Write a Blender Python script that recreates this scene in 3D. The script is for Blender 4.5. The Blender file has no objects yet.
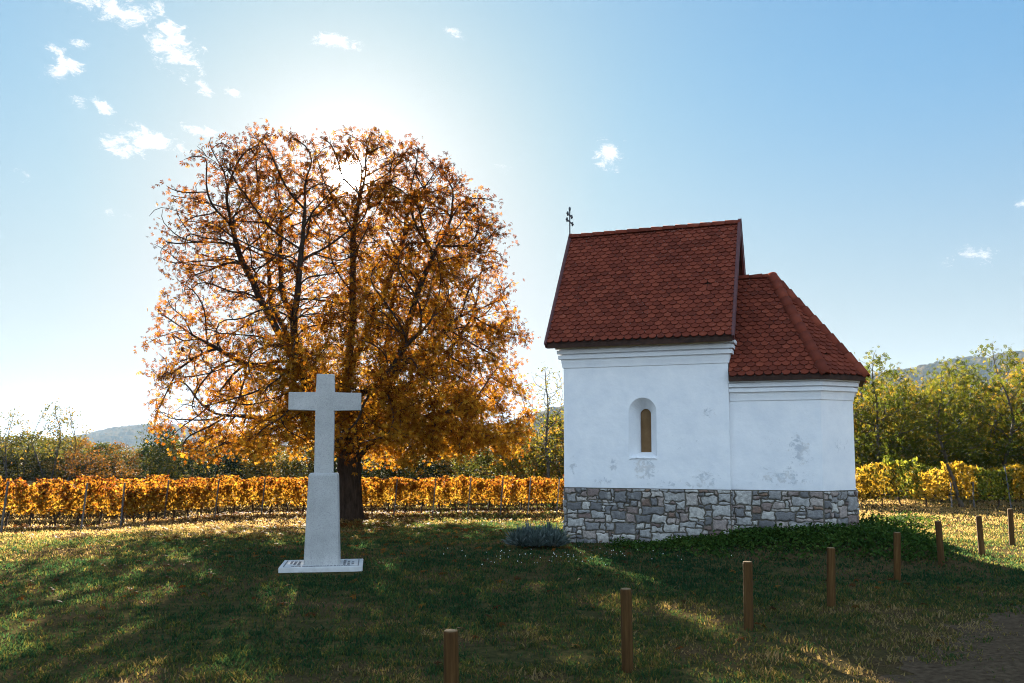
import bpy, bmesh, math, random
import numpy as np
from mathutils import Vector, Matrix

random.seed(7)
R = math.radians
scene = bpy.context.scene
C = scene.collection

# ------------------------------------------------------------------ camera, world, sun, exposure
F_PX, HOR, TP, EYE = 868.95, 449.0, 74.66, 2.2
PITCH = math.atan(TP / F_PX)
cam_d = bpy.data.cameras.new('camera')
cam = bpy.data.objects.new('camera', cam_d)
C.objects.link(cam)
cam.location = (0, 0, EYE)
cam.rotation_euler = (R(90) + PITCH, 0, 0)
cam_d.sensor_width = 36
cam_d.lens = F_PX / 1024 * 36
cam_d.shift_y = (HOR - TP - 341.5) / 1024
cam_d.clip_start = 0.1
cam_d.clip_end = 20000
scene.camera = cam


def direction(px, py):
    a = (px - 512) / F_PX
    b = (HOR - TP - py) / F_PX
    v = Vector((a, math.cos(PITCH) - b * math.sin(PITCH), math.sin(PITCH) + b * math.cos(PITCH)))
    return v.normalized()


SUN = direction(350, 175)
SUN_EL = math.asin(SUN.z)
SUN_AZ = math.atan2(SUN.x, SUN.y)          # from +Y towards +X

EXPOSURE = 3.35
SKY_TOP, SKY_KNEE, BACK_FILL = 0.140, 0.25, 2.6
SKY_STRENGTH = 0.05
SUN_STRENGTH = 5.0
HAZE_DENSITY = 0.00007

sun_d = bpy.data.lights.new('sun', 'SUN')
sun_d.energy = SUN_STRENGTH
sun_d.angle = R(0.53)
sun_d.color = (1.0, 0.9, 0.76)
sun = bpy.data.objects.new('sun', sun_d)
C.objects.link(sun)
sun.rotation_euler = SUN.to_track_quat('Z', 'Y').to_euler()

vs = scene.view_settings
vs.view_transform = 'Standard'
vs.look = 'None'
vs.exposure = EXPOSURE
vs.gamma = 1
vs.use_curve_mapping = False
scene.cycles.max_bounces = 8
scene.cycles.transparent_max_bounces = 8
scene.cycles.volume_bounces = 0
scene.cycles.use_denoising = True
scene.cycles.denoising_prefilter = 'NONE'
scene.cycles.pixel_filter_type = 'BLACKMAN_HARRIS'
scene.cycles.filter_width = 1.05


# ------------------------------------------------------------------ node helpers
class N:
    def __init__(s, nt):
        s.nt = nt

    def new(s, typ, **kw):
        n = s.nt.nodes.new(typ)
        for k, v in kw.items():
            setattr(n, k, v)
        return n

    def link(s, a, b):
        s.nt.links.new(a, b)

    def setin(s, sock, v):
        if hasattr(v, 'is_output'):
            s.link(v, sock)
        else:
            sock.default_value = v

    def math(s, op, a, b=0.0, clamp=False):
        n = s.new('ShaderNodeMath', operation=op, use_clamp=clamp)
        s.setin(n.inputs[0], a)
        s.setin(n.inputs[1], b)
        return n.outputs[0]

    def vmath(s, op, a, b=(0, 0, 0)):
        n = s.new('ShaderNodeVectorMath', operation=op)
        s.setin(n.inputs[0], a)
        s.setin(n.inputs[1], b)
        return n

    def range(s, v, a, b, c=0.0, d=1.0, smooth=True):
        n = s.new('ShaderNodeMapRange', interpolation_type='SMOOTHSTEP' if smooth else 'LINEAR')
        s.setin(n.inputs[0], v)
        for i, x in enumerate((a, b, c, d)):
            s.setin(n.inputs[i + 1], x)
        return n.outputs[0]

    def noise(s, vec, scale, detail=4, rough=0.55, dist=0.0):
        n = s.new('ShaderNodeTexNoise')
        if vec is not None:
            s.link(vec, n.inputs['Vector'])
        n.inputs['Scale'].default_value = scale
        n.inputs['Detail'].default_value = detail
        n.inputs['Roughness'].default_value = rough
        n.inputs['Distortion'].default_value = dist
        return n.outputs['Fac']

    def mix(s, f, a, b, mode='MIX'):
        n = s.new('ShaderNodeMix', data_type='RGBA', blend_type=mode)
        s.setin(n.inputs[0], f)
        for i, c in ((6, a), (7, b)):
            if not hasattr(c, 'is_output') and len(c) == 3:
                c = (*c, 1)
            s.setin(n.inputs[i], c)
        return n.outputs[2]

    def ramp(s, v, stops, interp='LINEAR'):
        n = s.new('ShaderNodeValToRGB')
        n.color_ramp.interpolation = interp
        e = n.color_ramp.elements
        while len(e) < len(stops):
            e.new(0.5)
        for x, (p, c) in zip(e, stops):
            x.position = p
            x.color = (*c, 1)
        s.setin(n.inputs[0], v)
        return n.outputs[0]

    def coord(s, which='Object'):
        return s.new('ShaderNodeTexCoord').outputs[which]

    def attr(s, name):
        return s.new('ShaderNodeAttribute', attribute_name=name).outputs['Fac']

    def bump(s, h, strength=0.3, dist=0.02):
        n = s.new('ShaderNodeBump')
        n.inputs['Strength'].default_value = strength
        n.inputs['Distance'].default_value = dist
        s.link(h, n.inputs['Height'])
        return n.outputs[0]


def mat(name, rough=0.9, spec=0.2):
    m = bpy.data.materials.new(name)
    m.use_nodes = True
    n = N(m.node_tree)
    b = m.node_tree.nodes['Principled BSDF']
    b.inputs['Roughness'].default_value = rough
    b.inputs['Specular IOR Level'].default_value = spec
    return m, n, b


def leaf_mat(name, stops, trans=0.5, noise_scale=0.5, noise_amt=0.4, zgrad=None, obj_rand=0.0, rough=0.6, k=0.42):
    """leaf: diffuse/gloss front plus translucency; colour runs over a ramp by leaf, clump and copy"""
    m, n, b = mat(name, rough, 0.015)
    v = n.attr('rnd')
    if noise_amt:
        nz = n.noise(n.coord('Object'), noise_scale, 3)
        v = n.math('ADD', v, n.math('MULTIPLY', n.math('SUBTRACT', nz, 0.5), noise_amt * 2))
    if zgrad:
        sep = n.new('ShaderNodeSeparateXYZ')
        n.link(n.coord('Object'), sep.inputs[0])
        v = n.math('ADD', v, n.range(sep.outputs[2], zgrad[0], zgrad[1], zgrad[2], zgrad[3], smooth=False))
    if obj_rand:
        oi = n.new('ShaderNodeObjectInfo').outputs['Random']
        v = n.math('ADD', v, n.math('MULTIPLY', n.math('SUBTRACT', oi, 0.5), obj_rand))
    col = n.ramp(v, [(p, tuple(q * k for q in c)) for p, c in stops])
    n.link(col, b.inputs['Base Color'])
    t = n.new('ShaderNodeBsdfTranslucent')
    n.link(n.mix(1.0, col, (0.95, 0.80, 0.5), 'MULTIPLY'), t.inputs['Color'])
    mx = n.new('ShaderNodeMixShader')
    mx.inputs[0].default_value = trans
    n.link(b.outputs[0], mx.inputs[1])
    n.link(t.outputs[0], mx.inputs[2])
    n.link(mx.outputs[0], m.node_tree.nodes['Material Output'].inputs['Surface'])
    return m


# ------------------------------------------------------------------ world
world = bpy.data.worlds.new('World')
scene.world = world
world.use_nodes = True
wn = N(world.node_tree)
bg = world.node_tree.nodes['Background']
sky = wn.new('ShaderNodeTexSky', sky_type='NISHITA')
sky.sun_disc = False
sky.sun_elevation = SUN_EL
sky.sun_rotation = SUN_AZ
sky.altitude = 100
sky.air_density = 1.0
sky.dust_density = 0.6
sky.ozone_density = 1.6
gen = wn.coord('Generated')
sep = wn.new('ShaderNodeSeparateXYZ')
wn.link(gen, sep.inputs[0])
az = wn.math('ARCTAN2', sep.outputs[0], sep.outputs[1])
el = wn.math('ARCSINE', sep.outputs[2])
cmb = wn.new('ShaderNodeCombineXYZ')
wn.link(az, cmb.inputs[0])
wn.link(el, cmb.inputs[1])
ae = cmb.outputs[0]
# small fair-weather clouds: direction, half sizes (degrees), tilt, density
CLOUDS = [(112, 8, 2.7, .75, -8, 1), (173, 46, 1.9, 1.1, -38, 1), (65, 66, 1.1, .6, 25, 1), (55, 49, .7, .3, -10, .9),
          (75, 42, .6, .3, -5, .8), (157, 9, .7, .4, -30, .7), (332, 41, 1.5, .5, -8, .85), (450, 32, .8, .35, -10, .8),
          (104, 107, .65, .4, -25, .9), (79, 103, .5, .3, -10, .8), (152, 141, 2.0, .6, -14, 1), (120, 147, 1.2, .6, -15, 1),
          (205, 90, .7, .35, -25, .9), (235, 93, .5, .3, -10, .7), (205, 134, 1.4, .4, -10, .8), (608, 155, 1.0, .85, 0, 1),
          (970, 255, 1.3, .6, 0, .55), (1021, 204, .5, .25, 0, .9), (8, 172, 1.2, .4, -5, .45), (105, 210, 1.4, .4, -8, .3),
          (505, 165, 1.5, .5, 0, .25)]
tot = None
for px, py, hw, hh, tilt, dens in CLOUDS:
    d = direction(px, py)
    a0, e0 = math.atan2(d.x, d.y), math.asin(d.z)
    sub = wn.vmath('SUBTRACT', ae, (a0, e0, 0)).outputs[0]
    rot = wn.new('ShaderNodeVectorRotate', rotation_type='Z_AXIS')
    wn.link(sub, rot.inputs['Vector'])
    rot.inputs['Angle'].default_value = -R(tilt)
    sc = wn.vmath('DIVIDE', rot.outputs[0], (R(hw * 1.3), R(hh * 1.35), 1)).outputs[0]
    ln = wn.vmath('LENGTH', sc).outputs['Value']
    k = wn.range(ln, 0.0, 1.35, dens, 0.0)
    tot = k if tot is None else wn.math('MAXIMUM', tot, k)
mp = wn.new('ShaderNodeMapping')
wn.link(ae, mp.inputs[0])
mp.inputs['Rotation'].default_value = (0, 0, R(18))
mp.inputs['Scale'].default_value = (1, 1.7, 1)
cn = wn.math('ADD', wn.math('MULTIPLY', wn.noise(mp.outputs[0], 48, 7, 0.68, 0.6), 0.7), wn.math('MULTIPLY', wn.noise(mp.outputs[0], 150, 5, 0.7, 0.8), 0.3))
cd = wn.math('ADD', tot, wn.math('MULTIPLY', wn.math('SUBTRACT', cn, 0.5), 4.2))
alpha = wn.range(cd, 0.36, 1.05, 0, 0.95)
alpha = wn.math('MULTIPLY', alpha, wn.range(tot, 0.0, 0.12))
# film-like shoulder on the sky's range, cooler where it is dark, white towards the sun
LUM = wn.vmath('DOT_PRODUCT', sky.outputs[0], (0.02126, 0.07152, 0.00722)).outputs['Value']
gain = wn.math('MULTIPLY', wn.math('DIVIDE', SKY_TOP, wn.math('ADD', LUM, SKY_KNEE)), wn.range(el, R(28), R(3), 1.0, 1.14))
shaped = wn.vmath('SCALE', sky.outputs[0])
wn.link(gain, shaped.inputs['Scale'])
tinted = wn.vmath('MULTIPLY', shaped.outputs[0], (0.63, 1.02, 1.15)).outputs[0]
grey = wn.vmath('SCALE', (0.985, 1.0, 1.01))
wn.link(wn.math('MULTIPLY', wn.math('MULTIPLY', LUM, gain), 10.0), grey.inputs['Scale'])
sky_s = wn.mix(wn.math('MAXIMUM', wn.range(LUM, 0.4, 1.6, 0, 0.9), wn.range(el, R(26), 0.0, 0.0, 0.85)), tinted, grey.outputs[0])
# added bright fill in the unseen sky behind the camera, to light the wall
fill_n = wn.noise(gen, 2.2, 5, 0.6)
fill_k = wn.math('MULTIPLY', wn.range(sep.outputs[1], 0.05, -0.45, 0, 1), wn.range(fill_n, 0.25, 0.55, 0.7, 1.0))
sky_s = wn.mix(fill_k, sky_s, tuple(BACK_FILL * q for q in (0.72, 0.93, 1.18)))
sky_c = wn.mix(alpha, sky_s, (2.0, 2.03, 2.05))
# the sun itself and the bright air right round it
dt = wn.vmath('DOT_PRODUCT', gen, tuple(SUN)).outputs['Value']
ang = wn.math('ARCCOSINE', dt)
core = wn.math('EXPONENT', wn.math('MULTIPLY', ang, -1 / R(0.29)))
halo = wn.math('EXPONENT', wn.math('MULTIPLY', ang, -1 / R(3.2)))
wide = wn.math('EXPONENT', wn.math('MULTIPLY', ang, -1 / R(9)))
glow = wn.math('ADD', wn.math('ADD', wn.math('MULTIPLY', core, 500.0), wn.math('MULTIPLY', halo, 0.35)), wn.math('MULTIPLY', wide, 1.15))
gcol = wn.vmath('SCALE', (1.0, 0.96, 0.9))
wn.link(glow, gcol.inputs['Scale'])
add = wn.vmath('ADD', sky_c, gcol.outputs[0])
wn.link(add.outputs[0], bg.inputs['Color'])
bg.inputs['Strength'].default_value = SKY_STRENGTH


# ------------------------------------------------------------------ object helpers
def tag(o, label=None, cat=None, group=None, kind=None):
    for k, v in (('label', label), ('category', cat), ('group', group), ('kind', kind)):
        if v:
            o[k] = v
    return o


def empty(name, loc=(0, 0, 0), rz=0.0):
    o = bpy.data.objects.new(name, None)
    C.objects.link(o)
    o.location = loc
    o.rotation_euler = (0, 0, rz)
    o.empty_display_size = 0.3
    return o


def link(name, me, parent=None, material=None):
    if material:
        me.materials.append(material)
    o = bpy.data.objects.new(name, me)
    C.objects.link(o)
    if parent:
        o.parent = parent
    return o


def np_mesh(name, v, f, material=None, parent=None, smooth=False, **attrs):
    """mesh from numpy arrays; f is (n,3) or (n,4)"""
    v = np.asarray(v, np.float32)
    f = np.asarray(f, np.int32)
    me = bpy.data.meshes.new(name)
    me.vertices.add(len(v))
    me.vertices.foreach_set('co', v.ravel())
    k = f.shape[1]
    me.loops.add(f.size)
    me.loops.foreach_set('vertex_index', f.ravel())
    me.polygons.add(len(f))
    me.polygons.foreach_set('loop_start', np.arange(0, f.size, k, dtype=np.int32))
    me.polygons.foreach_set('use_smooth', np.full(len(f), smooth))
    for a, val in attrs.items():
        at = me.attributes.new(a, 'FLOAT', 'POINT')
        at.data.foreach_set('value', np.asarray(val, np.float32))
    me.update(calc_edges=True)
    return link(name, me, parent, material)


def bm_obj(name, bm, material=None, parent=None, smooth=False, normals=True):
    if normals:
        bmesh.ops.recalc_face_normals(bm, faces=bm.faces)
    me = bpy.data.meshes.new(name)
    bm.to_mesh(me)
    bm.free()
    if smooth:
        for p in me.polygons:
            p.use_smooth = True
    return link(name, me, parent, material)


def copy_tree(o, loc, rz=0.0, scale=None, label=None, group=None):
    c = o.copy()
    C.objects.link(c)
    c.location = loc
    c.rotation_euler = (o.rotation_euler[0], o.rotation_euler[1], rz)
    if scale:
        c.scale = scale
    if label:
        c['label'] = label
    if group:
        c['group'] = group
    for ch in list(o.children):
        d = ch.copy()
        C.objects.link(d)
        d.parent = c
        for g in list(ch.children):
            e = g.copy()
            C.objects.link(e)
            e.parent = d
    return c


def box(bm, x0, x1, y0, y1, z0, z1, bevel=0.0, seg=2):
    vs_ = [bm.verts.new((x, y, z)) for z in (z0, z1) for y in (y0, y1) for x in (x0, x1)]
    fs = [bm.faces.new([vs_[i] for i in q]) for q in
          ((0, 2, 3, 1), (4, 5, 7, 6), (0, 1, 5, 4), (2, 6, 7, 3), (0, 4, 6, 2), (1, 3, 7, 5))]
    if bevel:
        es = list({e for f in fs for e in f.edges})
        bmesh.ops.bevel(bm, geom=es, offset=bevel, segments=seg, affect='EDGES', profile=0.5)


def prism(bm, poly, z0, z1):
    lo = [bm.verts.new((x, y, z0)) for x, y in poly]
    hi = [bm.verts.new((x, y, z1)) for x, y in poly]
    n = len(poly)
    for i in range(n):
        bm.faces.new((lo[i], lo[(i + 1) % n], hi[(i + 1) % n], hi[i]))
    bm.faces.new(lo[::-1])
    bm.faces.new(hi)


def beam(bm, p, q, up, w, h, ext=0.0):
    """rectangular bar from p to q; w across, h along 'up'"""
    p, q, up = Vector(p), Vector(q), Vector(up)
    d = (q - p).normalized()
    p, q = p - d * ext, q + d * ext
    s = d.cross(up).normalized()
    t = s.cross(d).normalized()
    r0, r1 = [], []
    for a, b in ((-.5, -.5), (.5, -.5), (.5, .5), (-.5, .5)):
        r0.append(bm.verts.new(p + s * a * w + t * b * h))
        r1.append(bm.verts.new(q + s * a * w + t * b * h))
    for i in range(4):
        bm.faces.new((r0[i], r0[(i + 1) % 4], r1[(i + 1) % 4], r1[i]))
    bm.faces.new(r0[::-1])
    bm.faces.new(r1)


def value_noise(x, y, seed=0):
    x, y = np.asarray(x, float), np.asarray(y, float)
    xi, yi = np.floor(x).astype(np.int64), np.floor(y).astype(np.int64)
    fx, fy = x - xi, y - yi
    fx, fy = fx * fx * (3 - 2 * fx), fy * fy * (3 - 2 * fy)

    def h(a, b):
        n = (a * 374761393 + b * 668265263 + seed * 974711) & 0xffffffff
        n = ((n ^ (n >> 13)) * 1274126177) & 0xffffffff
        return ((n ^ (n >> 16)) & 0xffff) / 65535.0
    return (h(xi, yi) * (1 - fx) + h(xi + 1, yi) * fx) * (1 - fy) + (h(xi, yi + 1) * (1 - fx) + h(xi + 1, yi + 1) * fx) * fy


def sstep(a, b, x):
    t = np.clip((np.asarray(x, float) - a) / (b - a), 0, 1)
    return t * t * (3 - 2 * t)


# ------------------------------------------------------------------ terrain
CH_O = Vector((1.2465, 20.8966, 0.0))
CH_TH = R(20.277)
CU = Vector((math.cos(CH_TH), -math.sin(CH_TH), 0))
CV = Vector((math.sin(CH_TH), math.cos(CH_TH), 0))
CL, CW = 3.878, 3.558          # nave length and depth
AS, AC, AD, AE = 0.121, 5.822, 0.674, 0.73   # apse setback, corner, chamfer


def path_dist(x, y):
    """signed distance to the middle of the dirt path and position along it"""
    dx, dy = 0.683, 0.730
    px, py = x - 5.1, y - 10.4
    s = px * dx + py * dy
    return px * dy - py * dx - 1.72, s


def ground(x, y, relief=True):
    x, y = np.asarray(x, float), np.asarray(y, float)
    z = -0.3 * sstep(20, 30, y) * (1 - sstep(1, 9, x)) - 0.08 * sstep(22, 34, y) * sstep(1, 9, x)
    a = (x - CH_O.x) * CU.x + (y - CH_O.y) * CU.y
    b = (x - CH_O.x) * CV.x + (y - CH_O.y) * CV.y
    out = np.maximum(np.maximum(-b - 0.0, a - 6.5), 0)
    z = z + 0.40 * sstep(1.2, 6.3, a) * (1 - sstep(0.1, 2.6, out)) * (1 - sstep(3, 7, b))
    if relief:
        pd, _ = path_dist(x, y)
        k = sstep(1.6, 2.6, np.abs(pd))
        z = z + k * (0.06 * (value_noise(x / 1.7, y / 1.7, 1) - .5) + 0.03 * (value_noise(x / .55, y / .55, 2) - .5))
        far = sstep(60, 400, np.hypot(x, y))
        z = z - far * 2.0
    return z


def axis(lo, hi, step, far):
    a = list(np.arange(lo, hi + 1e-6, step))
    s = step
    up = [a[-1]]
    while up[-1] < far:
        s *= 1.22
        up.append(up[-1] + s)
    s = step
    dn = [a[0]]
    while dn[-1] > -far:
        s *= 1.22
        dn.append(dn[-1] - s)
    return np.array(dn[:0:-1] + a + up[1:])


gx, gy = axis(-22, 26, 0.22, 5000), axis(0, 46, 0.22, 5000)
X, Y = np.meshgrid(gx, gy)
Zg = ground(X, Y)
nx, ny = len(gx), len(gy)
idx = np.arange(nx * ny).reshape(ny, nx)
quads = np.stack([idx[:-1, :-1], idx[:-1, 1:], idx[1:, 1:], idx[1:, :-1]], -1).reshape(-1, 4)

gm, n, b = mat('lawn_soil', 1.0, 0.0)
oc = n.coord('Object')
n1 = n.noise(oc, 0.45, 5, 0.6)
n2 = n.noise(oc, 5.0, 5, 0.7)
n3 = n.noise(oc, 28.0, 3, 0.6)
c = n.ramp(n2, [(0.3, (0.028, 0.026, 0.012)), (0.5, (0.055, 0.050, 0.02)), (0.68, (0.10, 0.072, 0.028))])
c = n.mix(n.range(n1, 0.46, 0.62), c, n.ramp(n3, [(0.3, (0.04, 0.027, 0.015)), (0.7, (0.115, 0.075, 0.036))]))
far_ = n.range(n.vmath('LENGTH', oc).outputs['Value'], 26, 32)
c = n.mix(n.math('MULTIPLY', far_, 0.9), c, n.ramp(n2, [(0.3, (0.016, 0.014, 0.007)), (0.7, (0.05, 0.034, 0.014))]))
n.link(c, b.inputs['Base Color'])
n.link(n.bump(n.math('ADD', n2, n3), 0.7, 0.03), b.inputs['Normal'])
g = np_mesh('ground', np.stack([X, Y, Zg], -1).reshape(-1, 3), quads, gm, smooth=True)
tag(g, 'lawn ground with dry and mossy patches round the chapel', 'ground', kind='structure')

# dirt path beside the bollards
pm, n, b = mat('path_dirt', 1.0, 0.0)
oc = n.coord('Object')
n1 = n.noise(oc, 1.1, 4, 0.6)
n2 = n.noise(oc, 14, 5, 0.65)
c = n.mix(n1, n.ramp(n2, [(0.3, (0.045, 0.030, 0.018)), (0.7, (0.115, 0.078, 0.048))]),
          n.ramp(n2, [(0.3, (0.06, 0.040, 0.026)), (0.7, (0.15, 0.104, 0.066))]))
n.link(c, b.inputs['Base Color'])
n.link(n.bump(n2, 0.8, 0.03), b.inputs['Normal'])
ss = np.arange(-9, 30, 0.07)
tt = np.linspace(-1, 1, 15)
PV = []
for s_ in ss:
    w0 = 1.62 + 0.5 * (value_noise(s_ / 1.3, 0, 5) - .5) + 0.45 * (value_noise(s_ / .4, 3, 6) - .5) + 0.3 * (value_noise(s_ / .17, 5, 61) - .5)
    w1 = 1.6 + 0.35 * (value_noise(s_ / 1.3, 7, 8) - .5) + 0.3 * (value_noise(s_ / .4, 9, 9) - .5)
    for t_ in tt:
        o_ = t_ * (w1 if t_ > 0 else w0) + 1.72
        x_ = 5.1 + 0.683 * s_ + 0.730 * o_
        y_ = 10.4 + 0.730 * s_ - 0.683 * o_
        PV.append((x_, y_, float(ground(x_, y_)) + 0.016 * (1 - abs(t_) ** 4) + 0.004
                   + 0.02 * (float(value_noise(x_ / .5, y_ / .5, 12)) - .5) * (1 - abs(t_))))
k = len(tt)
PF = [(i * k + j, i * k + j + 1, (i + 1) * k + j + 1, (i + 1) * k + j) for i in range(len(ss) - 1) for j in range(k - 1)]
tag(np_mesh('dirt_path', PV, PF, pm, smooth=True), 'bare earth path beside the row of bollards', 'path', kind='structure')

# ------------------------------------------------------------------ hills and haze
hm, n, b = mat('wooded_hill', 1.0, 0.0)
oc = n.coord('Object')
n1 = n.noise(oc, 0.012, 4, 0.6)
n2 = n.noise(oc, 0.06, 4, 0.7)
c = n.mix(n1, n.ramp(n2, [(0.35, (0.018, 0.026, 0.012)), (0.65, (0.06, 0.05, 0.02))]),
          n.ramp(n2, [(0.35, (0.03, 0.03, 0.012)), (0.65, (0.1, 0.055, 0.02))]))
n.link(c, b.inputs['Base Color'])


def hill(name, prof, dist, depth, label, seed):
    """prof: (picture x, crest picture y) turned into bearing and height at this distance"""
    pts = [(math.atan2(direction(px, 449).x, direction(px, 449).y), EYE + (449 - py) / F_PX * dist) for px, py in prof]
    azs = np.linspace(pts[0][0], pts[-1][0], 500)
    hs = np.interp(azs, [p[0] for p in pts], [p[1] for p in pts])
    ts = np.linspace(0, 1, 40)
    V = []
    for a_, h_ in zip(azs, hs):
        for t_ in ts:
            d_ = dist / math.cos(a_) + (t_ - 0.6) * depth
            k_ = math.sin(min(t_ / 0.6, 1) * math.pi / 2) ** 1.3 if t_ < 0.6 else math.cos((t_ - .6) / .4 * math.pi / 2)
            x_, y_ = d_ * math.sin(a_), d_ * math.cos(a_)
            nz = (value_noise(x_ / 160, y_ / 160, seed) - .5) * 0.22 * h_ * k_ * (1 - k_) * 4
            tr = (value_noise(x_ / 9, y_ / 9, seed + 1) ** 1.5) * 7 * min(1, k_ * 5)
            V.append((x_, y_, -6 + (h_ + 2) * k_ + nz + tr))
    m_ = len(ts)
    Fq = [(i * m_ + j, (i + 1) * m_ + j, (i + 1) * m_ + j + 1, i * m_ + j + 1) for i in range(len(azs) - 1) for j in range(m_ - 1)]
    tag(np_mesh(name, V, Fq, hm), label, 'hill', kind='structure')


hill('hill', [(-400, 449), (-100, 447), (30, 443), (70, 437), (110, 428), (135, 425), (165, 424), (230, 430), (330, 440), (430, 446), (520, 449)],
     2400, 950, 'pale blue wooded hill far behind the left vineyard', 21)
hill('hill', [(380, 449), (470, 436), (540, 412), (600, 397), (720, 385), (860, 376), (905, 371), (945, 362), (985, 357), (1030, 352), (1200, 350), (1500, 400), (1700, 449)],
     1400, 750, 'blue grey wooded hill rising behind the chapel and right trees', 31)

hz = bpy.data.materials.new('pale_air')
hz.use_nodes = True
hz.node_tree.nodes.remove(hz.node_tree.nodes['Principled BSDF'])
pv = hz.node_tree.nodes.new('ShaderNodeVolumePrincipled')
pv.inputs['Color'].default_value = (0.52, 0.74, 1.0, 1)
pv.inputs['Density'].default_value = HAZE_DENSITY
pv.inputs['Anisotropy'].default_value = 0.0
hz.node_tree.links.new(pv.outputs[0], hz.node_tree.nodes['Material Output'].inputs['Volume'])
bm = bmesh.new()
box(bm, -7500, 7500, -7500, 7500, -12, 205)
tag(bm_obj('haze', bm, hz), 'thin autumn haze filling the air over the vineyard', 'haze', kind='stuff')

# ------------------------------------------------------------------ chapel materials
wm, n, b = mat('white_plaster', 0.92, 0.15)
oc = n.coord('Object')
sp = n.new('ShaderNodeSeparateXYZ')
n.link(oc, sp.inputs[0])
flat = n.new('ShaderNodeCombineXYZ')
n.link(sp.outputs[0], flat.inputs[0])
n.link(sp.outputs[2], flat.inputs[2])
stain = None
for ax_, az_, rx_, rz_, k_ in ((1.95, 1.72, .42, .34, 1.0), (1.2, 1.82, .26, .2, .75), (.95, 1.42, .4, .16, .7), (3.35, 1.55, .42, .3, .8),
                               (3.42, 3.02, .24, .22, .7), (.2, 1.75, .2, .4, .55), (2.75, 1.4, 1.2, .14, .6), (2.6, 2.35, .5, .25, .35),
                               (5.35, 2.2, .38, .5, .85), (5.0, 1.6, .9, .3, .75), (6.2, 2.3, .22, .25, .6), (3.1, 2.5, .25, .4, .35)):
    d_ = n.vmath('DIVIDE', n.vmath('SUBTRACT', flat.outputs[0], (ax_, 0, az_)).outputs[0], (rx_, 1, rz_)).outputs[0]
    q = n.range(n.vmath('LENGTH', d_).outputs['Value'], 0.1, 1.35, k_, 0)
    stain = q if stain is None else n.math('MAXIMUM', stain, q)
fine = n.noise(oc, 7, 8, 0.72, 0.5)
spec_ = n.noise(oc, 60, 3, 0.6)
s1 = n.range(n.math('ADD', stain, n.math('MULTIPLY', n.math('SUBTRACT', fine, 0.5), 3.4)), 0.52, 1.0, 0, 1)
s1 = n.math('MULTIPLY', s1, n.range(stain, 0.02, 0.25))
big = n.noise(oc, 0.9, 4, 0.6)
speck = n.range(n.math('ADD', spec_, n.math('MULTIPLY', big, 0.25)), 0.80, 0.86)
base = n.ramp(n.noise(oc, 2.2, 5, 0.65), [(0.3, (0.70, 0.72, 0.75)), (0.7, (0.81, 0.815, 0.82))])
stc = n.ramp(n.noise(oc, 3.0, 2), [(0.4, (0.36, 0.40, 0.45)), (0.62, (0.55, 0.52, 0.49))])
c = n.mix(n.math('MULTIPLY', s1, 0.62), base, stc)
c = n.mix(n.math('MULTIPLY', speck, 0.45), c, (0.3, 0.33, 0.35))
low = n.range(sp.outputs[2], 1.28, 1.55, 0.28, 0.0)
c = n.mix(n.math('MULTIPLY', low, fine), c, (0.35, 0.37, 0.4))
n.link(c, b.inputs['Base Color'])
hgt = n.math('ADD', n.math('MULTIPLY', n.noise(oc, 3.5, 3), 1.2), n.math('MULTIPLY', fine, 0.25))
hgt = n.math('SUBTRACT', hgt, n.math('MULTIPLY', s1, 0.25))
n.link(n.bump(hgt, 0.35, 0.03), b.inputs['Normal'])

tm, n, b = mat('clay_tile', 0.9, 0.06)
oc = n.coord('Object')
v = n.math('ADD', n.attr('rnd'), n.math('MULTIPLY', n.math('SUBTRACT', n.noise(oc, 1.3, 4), 0.5), 0.4))
c = n.ramp(v, [(0.0, (0.115, 0.029, 0.018)), (0.5, (0.158, 0.037, 0.022)), (1.0, (0.205, 0.051, 0.029))])
grime = n.range(n.noise(oc, 7, 5, 0.7), 0.55, 0.75)
c = n.mix(n.math('MULTIPLY', grime, 0.45), c, (0.075, 0.035, 0.025))
n.link(c, b.inputs['Base Color'])
n.link(n.bump(n.noise(oc, 40, 3), 0.25, 0.01), b.inputs['Normal'])

dw, n, b = mat('dark_stained_wood', 0.8, 0.2)
oc = n.coord('Object')
n.link(n.ramp(n.noise(oc, 9, 5), [(0.3, (0.020, 0.011, 0.008)), (0.7, (0.06, 0.03, 0.02))]), b.inputs['Base Color'])

vm, n, b = mat('verge_metal', 0.45, 0.4)
n.link(n.ramp(n.noise(n.coord('Object'), 6, 4), [(0.3, (0.075, 0.024, 0.024)), (0.7, (0.12, 0.04, 0.036))]), b.inputs['Base Color'])

sm, n, b = mat('rubble_stone', 0.9, 0.2)
oc = n.coord('Object')
rv = n.attr('rnd')
c = n.ramp(rv, [(0.0, (0.125, 0.122, 0.125)), (0.18, (0.225, 0.22, 0.222)), (0.36, (0.41, 0.40, 0.385)), (0.62, (0.60, 0.57, 0.52)),
                (0.76, (0.44, 0.37, 0.33)), (0.9, (0.19, 0.125, 0.11)), (1.0, (0.27, 0.165, 0.10))])
nn = n.noise(oc, 14, 6, 0.7)
c = n.mix(n.range(nn, 0.35, 0.7, 0.55, 0.0), c, (0.10, 0.095, 0.09))
c = n.mix(n.range(n.noise(oc, 5, 4), 0.55, 0.75, 0.0, 0.5), c, (0.46, 0.44, 0.40))
n.link(c, b.inputs['Base Color'])
n.link(n.bump(nn, 0.9, 0.03), b.inputs['Normal'])

mm, n, b = mat('mortar', 1.0, 0.05)
oc = n.coord('Object')
n.link(n.ramp(n.noise(oc, 20, 4), [(0.3, (0.075, 0.068, 0.056)), (0.7, (0.17, 0.15, 0.118))]), b.inputs['Base Color'])
n.link(n.bump(n.noise(oc, 50, 4), 0.8, 0.02), b.inputs['Normal'])

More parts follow.
